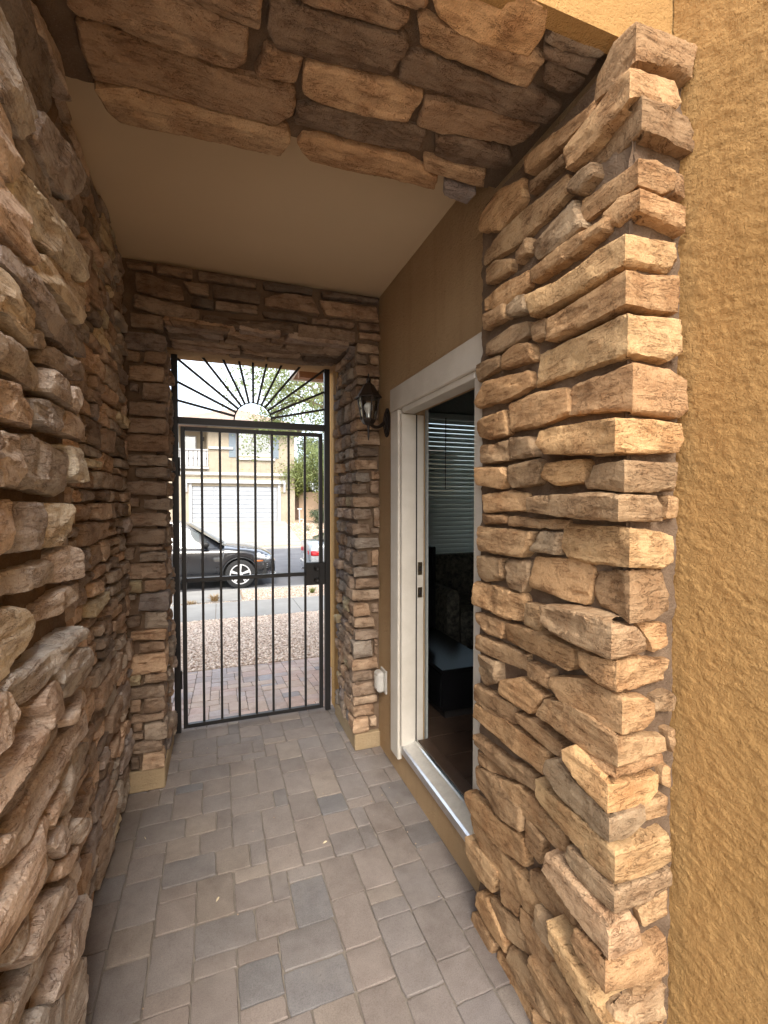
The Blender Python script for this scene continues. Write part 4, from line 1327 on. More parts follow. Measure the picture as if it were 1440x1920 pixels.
# ------------------------------------------------------------------ wall lantern
ln = empty('wall_lantern', (.80, 2.50, 1.9), 'black wall lantern with clear bulb mounted beside the white door casing', 'lantern')
lx, ly = .795, 2.475
MB().lathe([(.0, -.014), (.03, -.0135), (.042, -.009), (.047, -.004), (.047, 0)], (.9295, 2.53, 2.0), 'x', 24)
bp_ = MB()
for sc, d0, d1 in ((1.0, -.006, 0), (.82, -.012, -.006), (.5, -.02, -.012)):
    bp_.prism([(2.53 + .05 * sc * math.cos(t), 1.985 + .085 * sc * math.sin(t)) for t in np.linspace(0, 2 * math.pi, 20, endpoint=False)], 'x', .9293 + d0, .9293 + d1 - .0002)
fix_normals(bp_.build('back_plate', M['bronze'], ln))
arm = []
for t in np.linspace(0, 1, 10):
    arm.append((.912 - (.912 - lx) * t, 2.53 - (2.53 - ly) * t, 1.985 - .035 * math.sin(t * math.pi * .9)))
MB().tube(arm, [.012, .011, .0105, .010, .010, .010, .010, .0105, .011, .012], 10).build('arm', M['bronze'], ln, 60)
def ngon(r, z, n=6, ph=math.pi / 6): return [(lx + r * math.cos(2 * math.pi * k / n + ph), ly + r * math.sin(2 * math.pi * k / n + ph), z) for k in range(n)]
def loft(rings, name, mat, parent, cap=True):
    b = MB(); V = []; F = []; n = len(rings[0])
    for r in rings: V += r
    for i in range(len(rings) - 1):
        for k in range(n): F.append((i * n + k, i * n + (k + 1) % n, (i + 1) * n + (k + 1) % n, (i + 1) * n + k))
    if cap: F += [tuple(range(n))[::-1], tuple((len(rings) - 1) * n + k for k in range(n))]
    return b.add(V, F).build(name, mat, parent)
zb, zt = 1.985, 2.105
loft([ngon(.012, 1.955), ngon(.03, 1.962), ngon(.040, 1.975), ngon(.043, zb)], 'base_cup', M['bronze'], ln)
rb, rt = .040, .062
for k in range(6):
    a = ngon(rb, zb)[k]; b = ngon(rt, zt)[k]
    MB().bar(a, b, .006).build('corner_bar', M['bronze'], ln)
    a2 = ngon(rb, zb)[(k + 1) % 6]; b2 = ngon(rt, zt)[(k + 1) % 6]
    MB().add([a, a2, b2, b], [(0, 1, 2, 3)]).build('pane', M['lamp_glass'], ln)
rfm = loft([ngon(.076, zt), ngon(.078, zt + .006), ngon(.062, zt + .022), ngon(.046, zt + .05), ngon(.03, zt + .075), ngon(.012, zt + .088), ngon(.011, zt + .1)], 'roof', M['bronze'], ln)
MB().lathe([(.0, .1), (.012, .1), (.014, .107), (.008, .113), (.005, .12), (.004, .137), (.0, .142)], (lx, ly, zt), 'z', 12).build('finial', M['bronze'], ln, 40)
MB().lathe([(.0, -.085), (.003, -.083), (.006, -.06), (.004, -.05), (.007, -.035), (.005, -.02), (.008, -.008), (.008, 0)], (lx, ly, 1.955), 'z', 12).build('drop_finial', M['bronze'], ln, 40)
bb = MB().lathe([(.0, .085), (.012, .083), (.022, .074), (.026, .062), (.025, .052), (.018, .034), (.0125, .024), (.0125, .0205)], (lx, ly, zb + .012), 'z', 18).build('bulb', M['bulb'], ln, 60)
fix_normals(bb)
MB().lathe([(.013, .0), (.013, .020)], (lx, ly, zb + .012), 'z', 16).build('bulb_socket', M['alu'], ln, 40)

# ------------------------------------------------------------------ outdoor socket cover
oc = empty('outlet_cover', (.9, 2.585, .44), 'grey plastic weatherproof socket cover low on the wall beside the door casing', 'outlet cover')
MB().box(.918, .9295, 2.53, 2.625, .375, .515, .003).build('base_plate', M['plastic'], oc)
MB().box(.872, .9178, 2.537, 2.618, .385, .505, .012).build('bubble_lid', M['plastic'], oc, 30)
MB().box(.866, .8718, 2.56, 2.595, .41, .48, .003).build('ridge', M['plastic'], oc)
MB().box(.9, .917, 2.619, 2.626, .42, .47, .002).build('hinge', M['plastic'], oc)

rs_ = np.random.default_rng(12)
dm = MB()
for k in range(46):
    x_, y_ = rs_.uniform(-.38, .85), rs_.uniform(1.3, 3.2)
    if k % 3 == 0: x_ = rs_.uniform(.78, .91)
    r_ = rs_.uniform(.0012, .0042)
    dm.lathe([(.0, r_ * .9), (r_ * .8, r_ * .6), (r_, .0005)], (x_, y_, .0012), 'z', 6)
tag(fix_normals(dm.build('floor_litter', M['soil'])), 'scattered grit and crumbs on the paver floor', 'litter', None, 'stuff')
for k, (x_, y_, a_) in enumerate(((-.02, 1.83, .9), (.43, 1.98, .2), (-.33, 2.28, 2.0))):
    l_, w_ = .010, .0025
    c_, s_ = math.cos(a_), math.sin(a_)
    pts_ = [(-l_, 0, .003), (-l_ * .3, w_, .006), (l_ * .6, w_ * .7, .008), (l_, 0, .004), (l_ * .5, -w_ * .8, .003), (-l_ * .4, -w_, .003)]
    V_ = [(x_ + u * c_ - v * s_, y_ + u * s_ + v * c_, z_) for u, v, z_ in pts_]
    V_ += [(a, b, c - .0012) for a, b, c in V_]
    F_ = [(0, 5, 4, 3, 2, 1), (6, 7, 8, 9, 10, 11)] + [(i, (i + 1) % 6, 6 + (i + 1) % 6, 6 + i) for i in range(6)]
    o_ = mesh_obj('dry_leaf', V_, F_, M['straw'])
    tag(fix_normals(o_), ('tiny dry leaf on the pavers at left centre', 'tiny dry leaf on the pavers in front of the doorway', 'tiny dry leaf on the pavers near the left pillar foot')[k], 'leaf', 'dry leaves on the pavers')

# ------------------------------------------------------------------ front yard, street
GP = [(-300, -.15), (3.30, -.15), (3.45, -.06), (5.0, -.215), (8.45, -.545), (9.8, -.56), (11.35, -.60), (11.5, -.78), (22.0, -.78), (22.2, -.62), (23.6, -.58), (29.4, .20), (31, .26), (60, .26), (900, .26)]
def gz(y):
    for (a, za), (b, zb_) in zip(GP, GP[1:]):
        if a <= y <= b: return za + (zb_ - za) * (y - a) / (b - a)
    return GP[-1][1]
V, F = [], []
for y, z in GP:
    V += [(-500, y, z), (500, y, z)]
for i in range(len(GP) - 1): F.append((2 * i, 2 * i + 1, 2 * i + 3, 2 * i + 2))
tag(mesh_obj('ground', V, F, M['soil'], None, None, False), 'tan decomposed granite ground sloping to the street', None, None, 'structure')
def slab(name, x0, x1, ys, lift, thick, mat, label, kind='structure'):
    V, F = [], []
    for y in ys:
        z = gz(y) + lift
        V += [(x0, y, z), (x1, y, z), (x0, y, z - thick), (x1, y, z - thick)]
    n = len(ys)
    for i in range(n - 1):
        a, b = 4 * i, 4 * (i + 1)
        F += [(a, a + 1, b + 1, b), (a + 2, b + 2, b + 3, a + 3), (a, b, b + 2, a + 2), (a + 1, a + 3, b + 3, b + 1)]
    F += [(0, 2, 3, 1), (4 * n - 4, 4 * n - 3, 4 * n - 1, 4 * n - 2)]
    return tag(mesh_obj(name, V, F, M[mat]), label, None, None, kind)
# sidewalk of separate slabs
sw = empty('sidewalk', (0, 9.1, -.55), 'pale concrete sidewalk across the front yard', None, None, 'structure')
x = -9.2
while x < 12:
    MB().box(x, x + 1.514, 8.45, 9.8, -.66, -.535, .006).build('slab', M['concrete'], sw)
    x += 1.52
# kerb stones and road
kb = empty('curb', (0, 11.43, -.7), 'pale concrete curb on the near side of the street', None, None, 'structure')
x = -14.0
while x < 16:
    MB().box(x, x + 1.99, 11.34, 11.50, -.80, -.585, .012).build('curb_stone', M['concrete'], kb)
    MB().box(x, x + 1.99, 11.505, 11.85, -.80, -.722, .004).build('gutter', M['concrete'], kb)
    x += 2.0
V = [(-60, 11.851, -.728), (60, 11.851, -.728), (-60, 16.8, -.66), (60, 16.8, -.66), (-60, 21.8, -.73), (60, 21.8, -.73)]
tag(mesh_obj('road', V, [(0, 1, 3, 2), (2, 3, 5, 4)], M['asphalt']), 'grey asphalt street', None, None, 'structure')
fk = empty('curb', (0, 22.1, -.6), 'pale concrete curb on the far side of the street', None, None, 'structure')
x = -20.0
while x < 24:
    MB().box(x, x + 3.99, 21.8, 22.15, -.80, -.66 if -2.6 < x + 2 < 4.4 else -.60, .012).build('curb_stone', M['concrete'], fk)
    x += 4.0
fsw = empty('sidewalk', (0, 22.9, -.58), 'pale concrete sidewalk on the far side of the street', None, None, 'structure')
x = -20.0
while x < 24:
    MB().box(x, x + 1.99, 22.2, 23.6, -.75, -.575, .006).build('slab', M['concrete'], fsw)
    x += 2.0
# near driveway apron left of the gate view
slab('driveway_apron', -6.5, .42, [9.95, 10.6, 11.30], .022, .1, 'concrete', 'pale concrete driveway flare beside the planting strip')
# far driveway
slab('driveway', -1.9, 3.9, [23.61, 25, 27, 29.39], .03, .12, 'concrete', 'concrete driveway rising to the far garage')

# paver path beyond the gate
path = empty('front_path', (.3, 4.2, -.1), 'pinkish concrete paver path outside the gate', None, None, 'structure')
def pz(y):
    if y < 3.45: return (-.002, 0)
    s = (-.205 + .012) / (5.0 - 3.45)
    return (-.008 + s * (y - 3.45), s)
V = [(x_, y_, pz(y_)[0] - .008) for y_ in (3.302, 3.45, 4.98) for x_ in (-1.0, 1.1)]
mesh_obj('joint_bed', V, [(0, 1, 3, 2), (2, 3, 5, 4)], M['joint_sand'], path)
PCOL2 = PCOL
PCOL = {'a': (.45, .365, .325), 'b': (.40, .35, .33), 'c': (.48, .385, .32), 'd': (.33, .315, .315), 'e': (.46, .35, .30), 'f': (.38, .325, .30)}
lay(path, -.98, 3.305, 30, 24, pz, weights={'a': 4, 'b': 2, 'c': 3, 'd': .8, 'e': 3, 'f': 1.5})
PCOL = PCOL2

# gravel: pebbles as one mass
def pebbles(name, regions, label, rmin, rmax, seed, mat):
    rs = np.random.default_rng(seed)
    t = (1 + 5 ** .5) / 2
    ico = np.array([(-1, t, 0), (1, t, 0), (-1, -t, 0), (1, -t, 0), (0, -1, t), (0, 1, t), (0, -1, -t), (0, 1, -t), (t, 0, -1), (t, 0, 1), (-t, 0, -1), (-t, 0, 1)])
    ico /= np.linalg.norm(ico[0])
    fc = np.array([(0, 11, 5), (0, 5, 1), (0, 1, 7), (0, 7, 10), (0, 10, 11), (1, 5, 9), (5, 11, 4), (11, 10, 2), (10, 7, 6), (7, 1, 8), (3, 9, 4), (3, 4, 2), (3, 2, 6), (3, 6, 8), (3, 8, 9), (4, 9, 5), (2, 4, 11), (6, 2, 10), (8, 6, 7), (9, 8, 1)])
    P = []
    for x0, x1, y0, y1, dens in regions:
        n = int((x1 - x0) * (y1 - y0) * dens)
        P.append(np.c_[rs.uniform(x0, x1, n), rs.uniform(y0, y1, n)])
    P = np.vstack(P)
    n = len(P)
    zz = np.interp(P[:, 1], [a for a, _ in GP], [b for _, b in GP])
    sc = rs.uniform(rmin, rmax, (n, 1)) * rs.uniform(.6, 1.25, (n, 3)) * [1, 1, .7]
    ang = rs.uniform(0, 6.28, n); tilt = rs.uniform(-.5, .5, n)
    v = ico[None] * (1 + rs.uniform(-.22, .22, (n, 12, 1))) * sc[:, None, :]
    c, s = np.cos(tilt)[:, None], np.sin(tilt)[:, None]
    v = np.stack([v[..., 0] * c - v[..., 2] * s, v[..., 1], v[..., 0] * s + v[..., 2] * c], 2)
    c, s = np.cos(ang)[:, None], np.sin(ang)[:, None]
    v = np.stack([v[..., 0] * c - v[..., 1] * s, v[..., 0] * s + v[..., 1] * c, v[..., 2]], 2)
    v = v + np.c_[P, zz + sc[:, 2] * rs.uniform(.1, .9, n)][:, None, :]
    faces = (fc[None] + (np.arange(n) * 12)[:, None, None]).reshape(-1, 3)
    me = bpy.data.meshes.new(name)
    me.vertices.add(n * 12); me.vertices.foreach_set('co', v.reshape(-1))
    me.loops.add(faces.size); me.loops.foreach_set('vertex_index', faces.reshape(-1).astype(np.int32))
    me.polygons.add(len(faces)); me.polygons.foreach_set('loop_start', np.arange(0, faces.size, 3, dtype=np.int32))
    me.polygons.foreach_set('loop_total', np.full(len(faces), 3, np.int32))
    me.polygons.foreach_set('use_smooth', np.ones(len(faces), bool))
    ca = me.color_attributes.new('tint', 'FLOAT_COLOR', 'POINT')
    base = np.array([(.66, .54, .43), (.58, .46, .36), (.72, .62, .51), (.48, .37, .29), (.62, .49, .40)])[rs.integers(0, 5, n)] * rs.uniform(.8, 1.2, (n, 1))
    cc = np.repeat(np.c_[base, np.ones(n)], 12, 0)
    ca.data.foreach_set('color', cc.reshape(-1))
    me.materials.append(mat); me.update(calc_edges=True)
    o = bpy.data.objects.new(name, me); coll.objects.link(o)
    return tag(o, label, 'gravel', None, 'stuff')
m, N, L, b = new_mat('tan_pebble')
at = N.new('ShaderNodeAttribute'); at.attribute_name = 'tint'
L.new(at.outputs['Color'], b.inputs['Base Color']); b.inputs['Roughness'].default_value = .8
M['pebble'] = m
pebbles('gravel', [(-2.0, 3.0, 5.02, 8.44, 1900)], 'tan gravel yard between the paver path and the sidewalk', .009, .018, 3, M['pebble'])
pebbles('gravel', [(.46, 5.0, 9.82, 11.32, 1100), (-1.2, .46, 9.82, 9.94, 700)], 'tan gravel planting strip between sidewalk and curb', 0.009, .017, 4, M['pebble'])
pebbles('gravel', [(3.95, 8.0, 23.7, 29.0, 60)], 'tan gravel slope beside the far driveway', .02, .045, 8, M['pebble'])

# ------------------------------------------------------------------ foliage
def leaf_mat(name, col, trans):
    m, N, L, b = new_mat(name)
    v = coords(N, L)
    f = noise_t(N, L, v, 2.5, 4, .6)
    c = mixc(N, L, ramp(N, L, f, .3, 0, .7, 1), tuple(x * .7 for x in col), tuple(x * 1.25 for x in col))
    L.new(c, b.inputs['Base Color'])
    b.inputs['Roughness'].default_value = .6
    tl = N.new('ShaderNodeBsdfTranslucent'); L.new(c, tl.inputs['Color'])
    mx = N.new('ShaderNodeMixShader'); mx.inputs[0].default_value = trans
    out = N['Material Output'] if 'Material Output' in N else None
    L.new(b.outputs[0], mx.inputs[1]); L.new(tl.outputs[0], mx.inputs[2]); L.new(mx.outputs[0], out.inputs['Surface'])
    return m
M['leaf'] = leaf_mat('mesquite_leaf', (.29, .34, .14), .55)
M['leaf_y'] = leaf_mat('yellow_green_leaf', (.26, .29, .08), .5)
M['leaf_d'] = leaf_mat('grey_green_leaf', (.14, .17, .10), .4)
M['dry'] = leaf_mat('dry_grass', (.42, .30, .16), .3)

def leaves(name, pts, size, rs, mat, parent, droop=.3, asp=.34):
    n = len(pts)
    d = rs.normal(size=(n, 3)); d[:, 2] = d[:, 2] * .6 - droop
    d /= np.linalg.norm(d, axis=1)[:, None]
    s = np.cross(d, rs.normal(size=(n, 3))); s /= np.linalg.norm(s, axis=1)[:, None]
    l = size * rs.uniform(.6, 1.4, (n, 1))
    v = np.stack([pts, pts + d * l * .5 + s * l * asp, pts + d * l, pts + d * l * .5 - s * l * asp], 1).reshape(-1, 3)
    c = pts.mean(0)
    me = bpy.data.meshes.new(name)
    me.vertices.add(4 * n); me.vertices.foreach_set('co', (v - c).reshape(-1))
    me.loops.add(4 * n); me.loops.foreach_set('vertex_index', np.arange(4 * n, dtype=np.int32))
    me.polygons.add(n); me.polygons.foreach_set('loop_start', np.arange(0, 4 * n, 4, dtype=np.int32)); me.polygons.foreach_set('loop_total', np.full(n, 4, np.int32))
    me.materials.append(mat); me.update(calc_edges=True)
    o = bpy.data.objects.new(name, me); o.parent = parent
    o.location = Vector(c.tolist()) - world_loc(parent); coll.objects.link(o)
    return o
def tree(name, base, trunk_h, r0, limbs, spread, seed, label, cat, mat, per=120, size=.045, depth=4, droop=.3, lean=(0, 0), up=.55, clump=.16, group=None):
    rs = np.random.default_rng(seed)
    root = empty(name, base, label, cat, group)
    tips = []
    tr_ = MB()
    bx, by, bz = base
    top = Vector((bx + lean[0], by + lean[1], bz + trunk_h))
    pts = [Vector(base).lerp(top, t) + Vector((R(-1, 1), R(-1, 1), 0)) * r0 * .5 * (t > 0) for t in np.linspace(0, 1, 5)]
    tr_.tube(pts, [r0 * 1.25, r0, r0 * .9, r0 * .85, r0 * .8], 10)
    trunk = tr_.build('trunk', M['bark'], root, 60)
    br = MB()
    def grow(p, d, l, r, lev):
        k = 4
        q = [p]
        for i in range(k):
            d = (d + Vector(rs.normal(size=3).tolist()) * .16 + Vector((0, 0, -.05 * lev))).normalized()
            q.append(q[-1] + d * l / k)
        br.tube(q, [r * (1 - .45 * i / k) for i in range(k + 1)], 6, False)
        if lev >= 2:
            for a in q[1:]: tips.append(a)
        if lev < depth:
            for c in range(3 if lev < 3 else 2):
                j = int(rs.integers(2, k + 1))
                e = (d + Vector(rs.normal(size=3).tolist()) * .62).normalized()
                grow(q[j], e, l * rs.uniform(.55, .8), r * .5, lev + 1)
    for i in range(limbs):
        a = 2 * math.pi * i / limbs + R(-.4, .4)
        d = Vector((math.cos(a) * (1 - up * .5), math.sin(a) * (1 - up * .5), up)).normalized()
        grow(pts[-1], d, spread * rs.uniform(.42, .6), r0 * .55, 1)
    br.build('branch', M['bark'], root, 60)
    T = np.array([tuple(t) for t in tips])
    P = np.repeat(T, per, 0) + rs.normal(size=(len(T) * per, 3)) * clump * [1, 1, .8]
    leaves('crown', P, size, rs, mat, root, droop)
    return root
tree('mesquite_tree', (3.1, 10.4, -.6), 4.1, .10, 7, 2.7, 21, 'airy green mesquite tree in the planting strip behind the gate', 'tree', M['leaf'], 24, .055, 4, .45, (-.6, -.1), .62, .2)
tree('mesquite_tree', (-3.6, 11.0, -.6), 4.2, .09, 5, 2.7, 5, 'green mesquite tree whose twigs hang in at the left of the sunburst', 'tree', M['leaf'], 30, .055, 4, .4, (.3, 0), .5, .2)
tree('garden_tree', (6.1, 31.5, .2), 1.6, .12, 6, 3.2, 33, 'yellow green bushy tree beside the far house', 'tree', M['leaf_y'], 40, .12, 4, .2, (0, 0), .6, .3)
tree('garden_tree', (7.8, 29.8, .2), 2.6, .12, 6, 3.6, 35, 'taller green tree at the far right behind the gate post', 'tree', M['leaf'], 36, .11, 4, .35, (-.5, 0), .5, .3)
tree('garden_tree', (10.0, 36.0, .2), 3.2, .14, 6, 4.6, 41, 'tall tree rising behind the far garden wall', 'tree', M['leaf_d'], 40, .16, 4, .2, (0, 0), .6, .4)
# low plants
def tuft(name, base, h, n, spread, mat, label, cat, seed, group=None):
    rs = np.random.default_rng(seed)
    root = empty(name, base, label, cat, group)
    V, F = [], []
    for i in range(n):
        a = rs.uniform(0, 6.28); r = spread * rs.uniform(.2, 1); hh = h * rs.uniform(.5, 1.1); w = .004 + .006 * rs.random()
        p0 = np.array(base) + [rs.normal() * spread * .12, rs.normal() * spread * .12, 0]
        m1 = p0 + [math.cos(a) * r * .5, math.sin(a) * r * .5, hh * .75]; p1 = p0 + [math.cos(a) * r, math.sin(a) * r, hh]
        s = np.array([-math.sin(a), math.cos(a), 0]) * w
        k = len(V); V += [p0 - s, p0 + s, m1 + s * .8, m1 - s * .8, p1]
        F += [(k, k + 1, k + 2, k + 3), (k + 3, k + 2, k + 4)]
    mesh_obj('blade', V, F, mat, root)
    return root
tuft('dry_grass_tuft', (-.12, 10.02, -.56), .16, 130, .22, M['dry'], 'dry straw coloured grass tuft at the driveway edge by the sidewalk', 'plant', 3)
tuft('dry_grass_tuft', (-.55, 9.90, -.56), .08, 60, .2, M['dry'], 'small flattened dry grass tuft left of the larger one', 'plant', 4)
tuft('green_weed', (1.95, 10.25, -.56), .12, 70, .16, M['leaf_y'], 'small green weed in the planting strip behind the gate lock', 'plant', 6)
tuft('agave_plant', (4.75, 26.2, gz(26.2)), .42, 46, .40, M['leaf_d'], 'grey green spiky plant on the gravel beside the far driveway', 'plant', 7)
tuft('agave_plant', (5.5, 26.8, gz(26.8)), .42, 46, .40, M['leaf_d'], 'second spiky plant right of the one beside the far driveway', 'plant', 9)
tree('potted_shrub', (6.1, 28.9, .2), .25, .03, 4, 1.1, 51, 'small grey green shrub before the far garden wall', 'shrub', M['leaf_d'], 30, .08, 3, .0, (0, 0), .8, .12)

# ------------------------------------------------------------------ far house
HY = 29.5
hs = empty('house', (1.0, HY, .2), 'cream two storey house across the street with white garage door and balcony', 'house')
def hb(name, x0, x1, z0, z1, d0, d1, mat, parent=hs, bev=0):
    """box in front of the facade plane, d measured out towards the street"""
    return MB().box(x0, x1, HY - d1, HY - d0, z0, z1, bev).build(name, M[mat], parent)
w = MB()
def wb(x0, x1, z0, z1, d0=-.3, d1=0): w.box(x0, x1, HY - d1, HY - d0, z0, z1)
wb(-3.0, -1.55, .1, 3.05); wb(3.46, 4.53, .1, 3.05); wb(-1.55, 3.46, 2.40, 3.05)        # garage level
wb(-.62, 1.06, 3.05, 6.05, -.3, -.12); wb(3.04, 4.53, 3.05, 6.05, -.3, -.12); wb(1.06, 3.04, 3.05, 4.30, -.3, -.12); wb(1.06, 3.04, 5.75, 6.05, -.3, -.12)
wb(-3.0, -.62, 3.05, 3.6, -.3, -.12); wb(-3.0, -2.35, 3.6, 6.05, -.3, -.12)
wb(-2.35, -.62, 3.6, 6.05, -1.6, -1.5)                                                 # back of the balcony recess
wb(-.70, -.62, 3.6, 6.05, -1.5, -.3)
w.box(4.43, 4.53, HY + .3, HY + 9, .1, 6.05)
w.build('wall', M['cream'], hs)
hb('cornice', -3.0, 4.35, 3.07, 3.24, 0.001, .12, 'far_white')
hb('cornice', -3.0, 4.30, 3.00, 3.069, 0.001, .07, 'cream')
hb('belt_course', -.60, .80, 4.64, 4.78, -.119, .03, 'far_white')
bm_ = hb('garage_beam', -1.95, 3.96, 2.57, 2.79, .001, .2, 'far_white')
for x in (-1.85, 3.86):
    b_ = MB().bar((x, HY - .08, 2.05), (x, HY - .17, 2.57), .13, .12).build('bracket', M['far_white'], hs)
for x0, x1 in ((-1.72, -1.552), (3.462, 3.63)):
    hb('garage_trim', x0, x1, .15, 2.569, .001, .05, 'far_white')
gd = empty('garage_door', (0, 0, 0)); gd.parent = hs; gd.location = (0, 0, 0)
rows, cols = 8, 4
hb('door_backing', -1.55, 3.46, .2, 2.40, -.12, -.09, 'garage', hs)
gx0, gx1 = -1.53, 3.44
bpy.data.objects.remove(gd)
for r in range(rows):
    z0 = .22 + r * 2.17 / rows; z1 = z0 + 2.17 / rows - .03
    for c in range(cols):
        x0 = gx0 + c * (gx1 - gx0) / cols; x1 = x0 + (gx1 - gx0) / cols - .05
        hb('garage_panel', x0, x1, z0, z1, -.0895, -.055, 'garage', hs, .012)
def sash_window(x0, x1, z0, z1, d, grid=(2, 2)):
    wd = hb('window', x0, x1, z0, z1, d - .02, d, 'far_glass')
    f = MB()
    def fb(a, b, c, e): f.box(a, b, HY - d - .03, HY - d - .0005, c, e)
    fb(x0, x0 + .06, z0, z1); fb(x1 - .06, x1, z0, z1); fb(x0 + .06, x1 - .06, z0, z0 + .06); fb(x0 + .06, x1 - .06, z1 - .06, z1)
    fb(x0 + .06, x1 - .06, (z0 + z1) / 2 - .03, (z0 + z1) / 2 + .03)
    f.build('frame', M['far_white'], wd)
    MB().box(x0 + .05, x1 - .05, HY - d + .04, HY - d + .05, z0 + .05, z1 - .05).build('curtain', M['shutter'], wd)
    return wd
sash_window(1.10, 2.03, 4.34, 5.72, -.13); sash_window(2.07, 3.00, 4.34, 5.72, -.13)
hb('window_sill', .98, 3.31, 4.03, 4.16, -.119, .04, 'far_white')
hb('window_trim', .98, 1.058, 4.161, 5.82, -.119, -.04, 'far_white'); hb('window_trim', 3.042, 3.12, 4.161, 5.82, -.119, -.04, 'far_white')
for x0 in (.56, 3.14):
    s_ = hb('shutter', x0, x0 + .40, 4.18, 5.80, -.119, -.07, 'shutter')
    for k in range(14):
        z = 4.26 + k * .108
        MB().box(x0 + .05, x0 + .35, HY + .054, HY + .069, z, z + .07).build('louvre', M['shutter'], s_)
# balcony
hb('balcony_slab', -2.5, -.6, 3.42, 3.55, -.119, .1, 'far_white')
hb('handrail', -2.34, -.64, 4.52, 4.60, -.08, 0, 'far_white')
hb('balcony_panel', -2.34, -.64, 3.60, 4.519, -.10, -.07, 'far_white')
for k in range(7):
    x = -2.2 + k * .245
    bq = hb('baluster', x - .012, x + .012, 3.62, 4.50, -.0695, -.045, 'iron')
    MB().lathe([(.01, -.05), (.03, -.02), (.03, .02), (.01, .05)], (x, HY + .045, 4.05), 'z', 8).build('collar', M['iron'], bq)
sash_window(-2.05, -1.34, 3.75, 5.55, -1.49)
sc = hb('sconce', -.98, -.88, 5.25, 5.5, -1.49, -1.4, 'bronze')
# roof: hip in rows of tile
rv = [(-3.3, HY - .7, 6.1), (5.2, HY - .7, 6.1), (5.2, HY + 10, 6.1), (-3.3, HY + 10, 6.1), (.7, HY + 4.2, 7.85), (1.4, HY + 4.2, 7.85)]
rf_ = mesh_obj('roof', rv, [(0, 1, 5, 4), (1, 2, 5), (2, 3, 4, 5), (3, 0, 4), (3, 2, 1, 0)], M['roof_tile'], hs)
hb('fascia', -3.3, 5.2, 5.95, 6.098, .66, .72, 'far_white')
hb('eave_soffit', -3.3, 5.2, 6.052, 6.09, -.3, .655, 'cream')
nrow = 13
for r in range(nrow):
    t = r / nrow
    x0 = -3.3 + (.7 + 3.3) * t; x1 = 5.2 + (1.4 - 5.2) * t
    yy = HY - .7 + 4.9 * t; zz = 6.1 + 1.75 * t
    MB().bar((x0, yy + .02, zz + .02), (x1, yy + .02, zz + .02), .09, .05).build('tile_course', M['roof_tile'], rf_)

# garden wall, side gate and standpipe beside the far house
gw = tag(MB().box(4.98, 12, HY + 1.2, HY + 1.4, .1, 2.1, .01).build('garden_wall', M['block_wall']), 'tan block garden wall beside the far house', 'wall')
sg = empty('side_gate', (4.75, HY + 1.25, .2), 'dark brown board gate between the far house and the garden wall', 'gate')
for k in range(4):
    MB().box(4.55 + k * .105, 4.65 + k * .105, HY + 1.22, HY + 1.26, .3, 2.0).build('board', M['gate_wood'], sg)
for z in (.6, 1.7): MB().box(4.55, 4.97, HY + 1.262, HY + 1.30, z, z + .1).build('rail', M['gate_wood'], sg)
sp = empty('standpipe', (4.72, 28.9, .2), 'thin white standpipe in front of the side gate', 'pipe')
MB().tube([(4.72, 28.9, .1), (4.72, 28.9, 1.0)], .03, 8).build('riser', M['white_paint'], sp, 40)
MB().tube([(4.6, 28.9, 1.0), (4.86, 28.9, 1.0)], .03, 8).build('tee', M['white_paint'], sp, 40)
MB().tube([(4.76, 28.9, .35), (4.95, 28.9, .35), (4.95, 28.9, .15)], .02, 8).build('hose_bend', M['white_paint'], sp, 40)
# neighbouring house mass further right, seen through the leaves
nh = empty('house', (14, 38, .2), 'pale house far right beyond the garden wall', 'house')
MB().box(9.5, 20, 37, 46, .1, 5.6).build('wall', M['cream'], nh)
mesh_obj('roof', [(9, 36.4, 5.6), (20.5, 36.4, 5.6), (20.5, 46.6, 5.6), (9, 46.6, 5.6), (12, 41.5, 7.3), (17, 41.5, 7.3)], [(0, 1, 5, 4), (1, 2, 5), (2, 3, 4, 5), (3, 0, 4), (3, 2, 1, 0)], M['roof_tile'], nh)
nh2 = empty('house', (-14, 30, .2), 'pale two storey house far left beside the cream one', 'house')
MB().box(-18, -8, 30, 40, .1, 6.2).build('wall', M['cream'], nh2)
mesh_obj('roof', [(-18.6, 29.4, 6.2), (-7.4, 29.4, 6.2), (-7.4, 40.6, 6.2), (-18.6, 40.6, 6.2), (-15, 35, 7.8), (-11, 35, 7.8)], [(0, 1, 5, 4), (1, 2, 5), (2, 3, 4, 5), (3, 0, 4), (3, 2, 1, 0)], M['roof_tile'], nh2)

# unseen upper storey added over the passage to shade the front yard
up = empty('shade_storey', (0, 2, 3.6), 'added unseen upper storey above the passage, shading the front yard', 'house')
MB().box(-3.6, 5.4, .801, 3.30, 3.61, 5.2).build('wall', M['stucco'], up)
MB().box(-4.1, 5.9, .3, 3.8, 5.201, 5.35).build('roof', M['roof_tile'], up)
tag(MB().box(-3.6, -.901, .86, 1.4, -.1, 3.6).build('courtyard_wall', M['stucco']), 'ochre stucco courtyard wall left of the stone pilaster', 'wall')

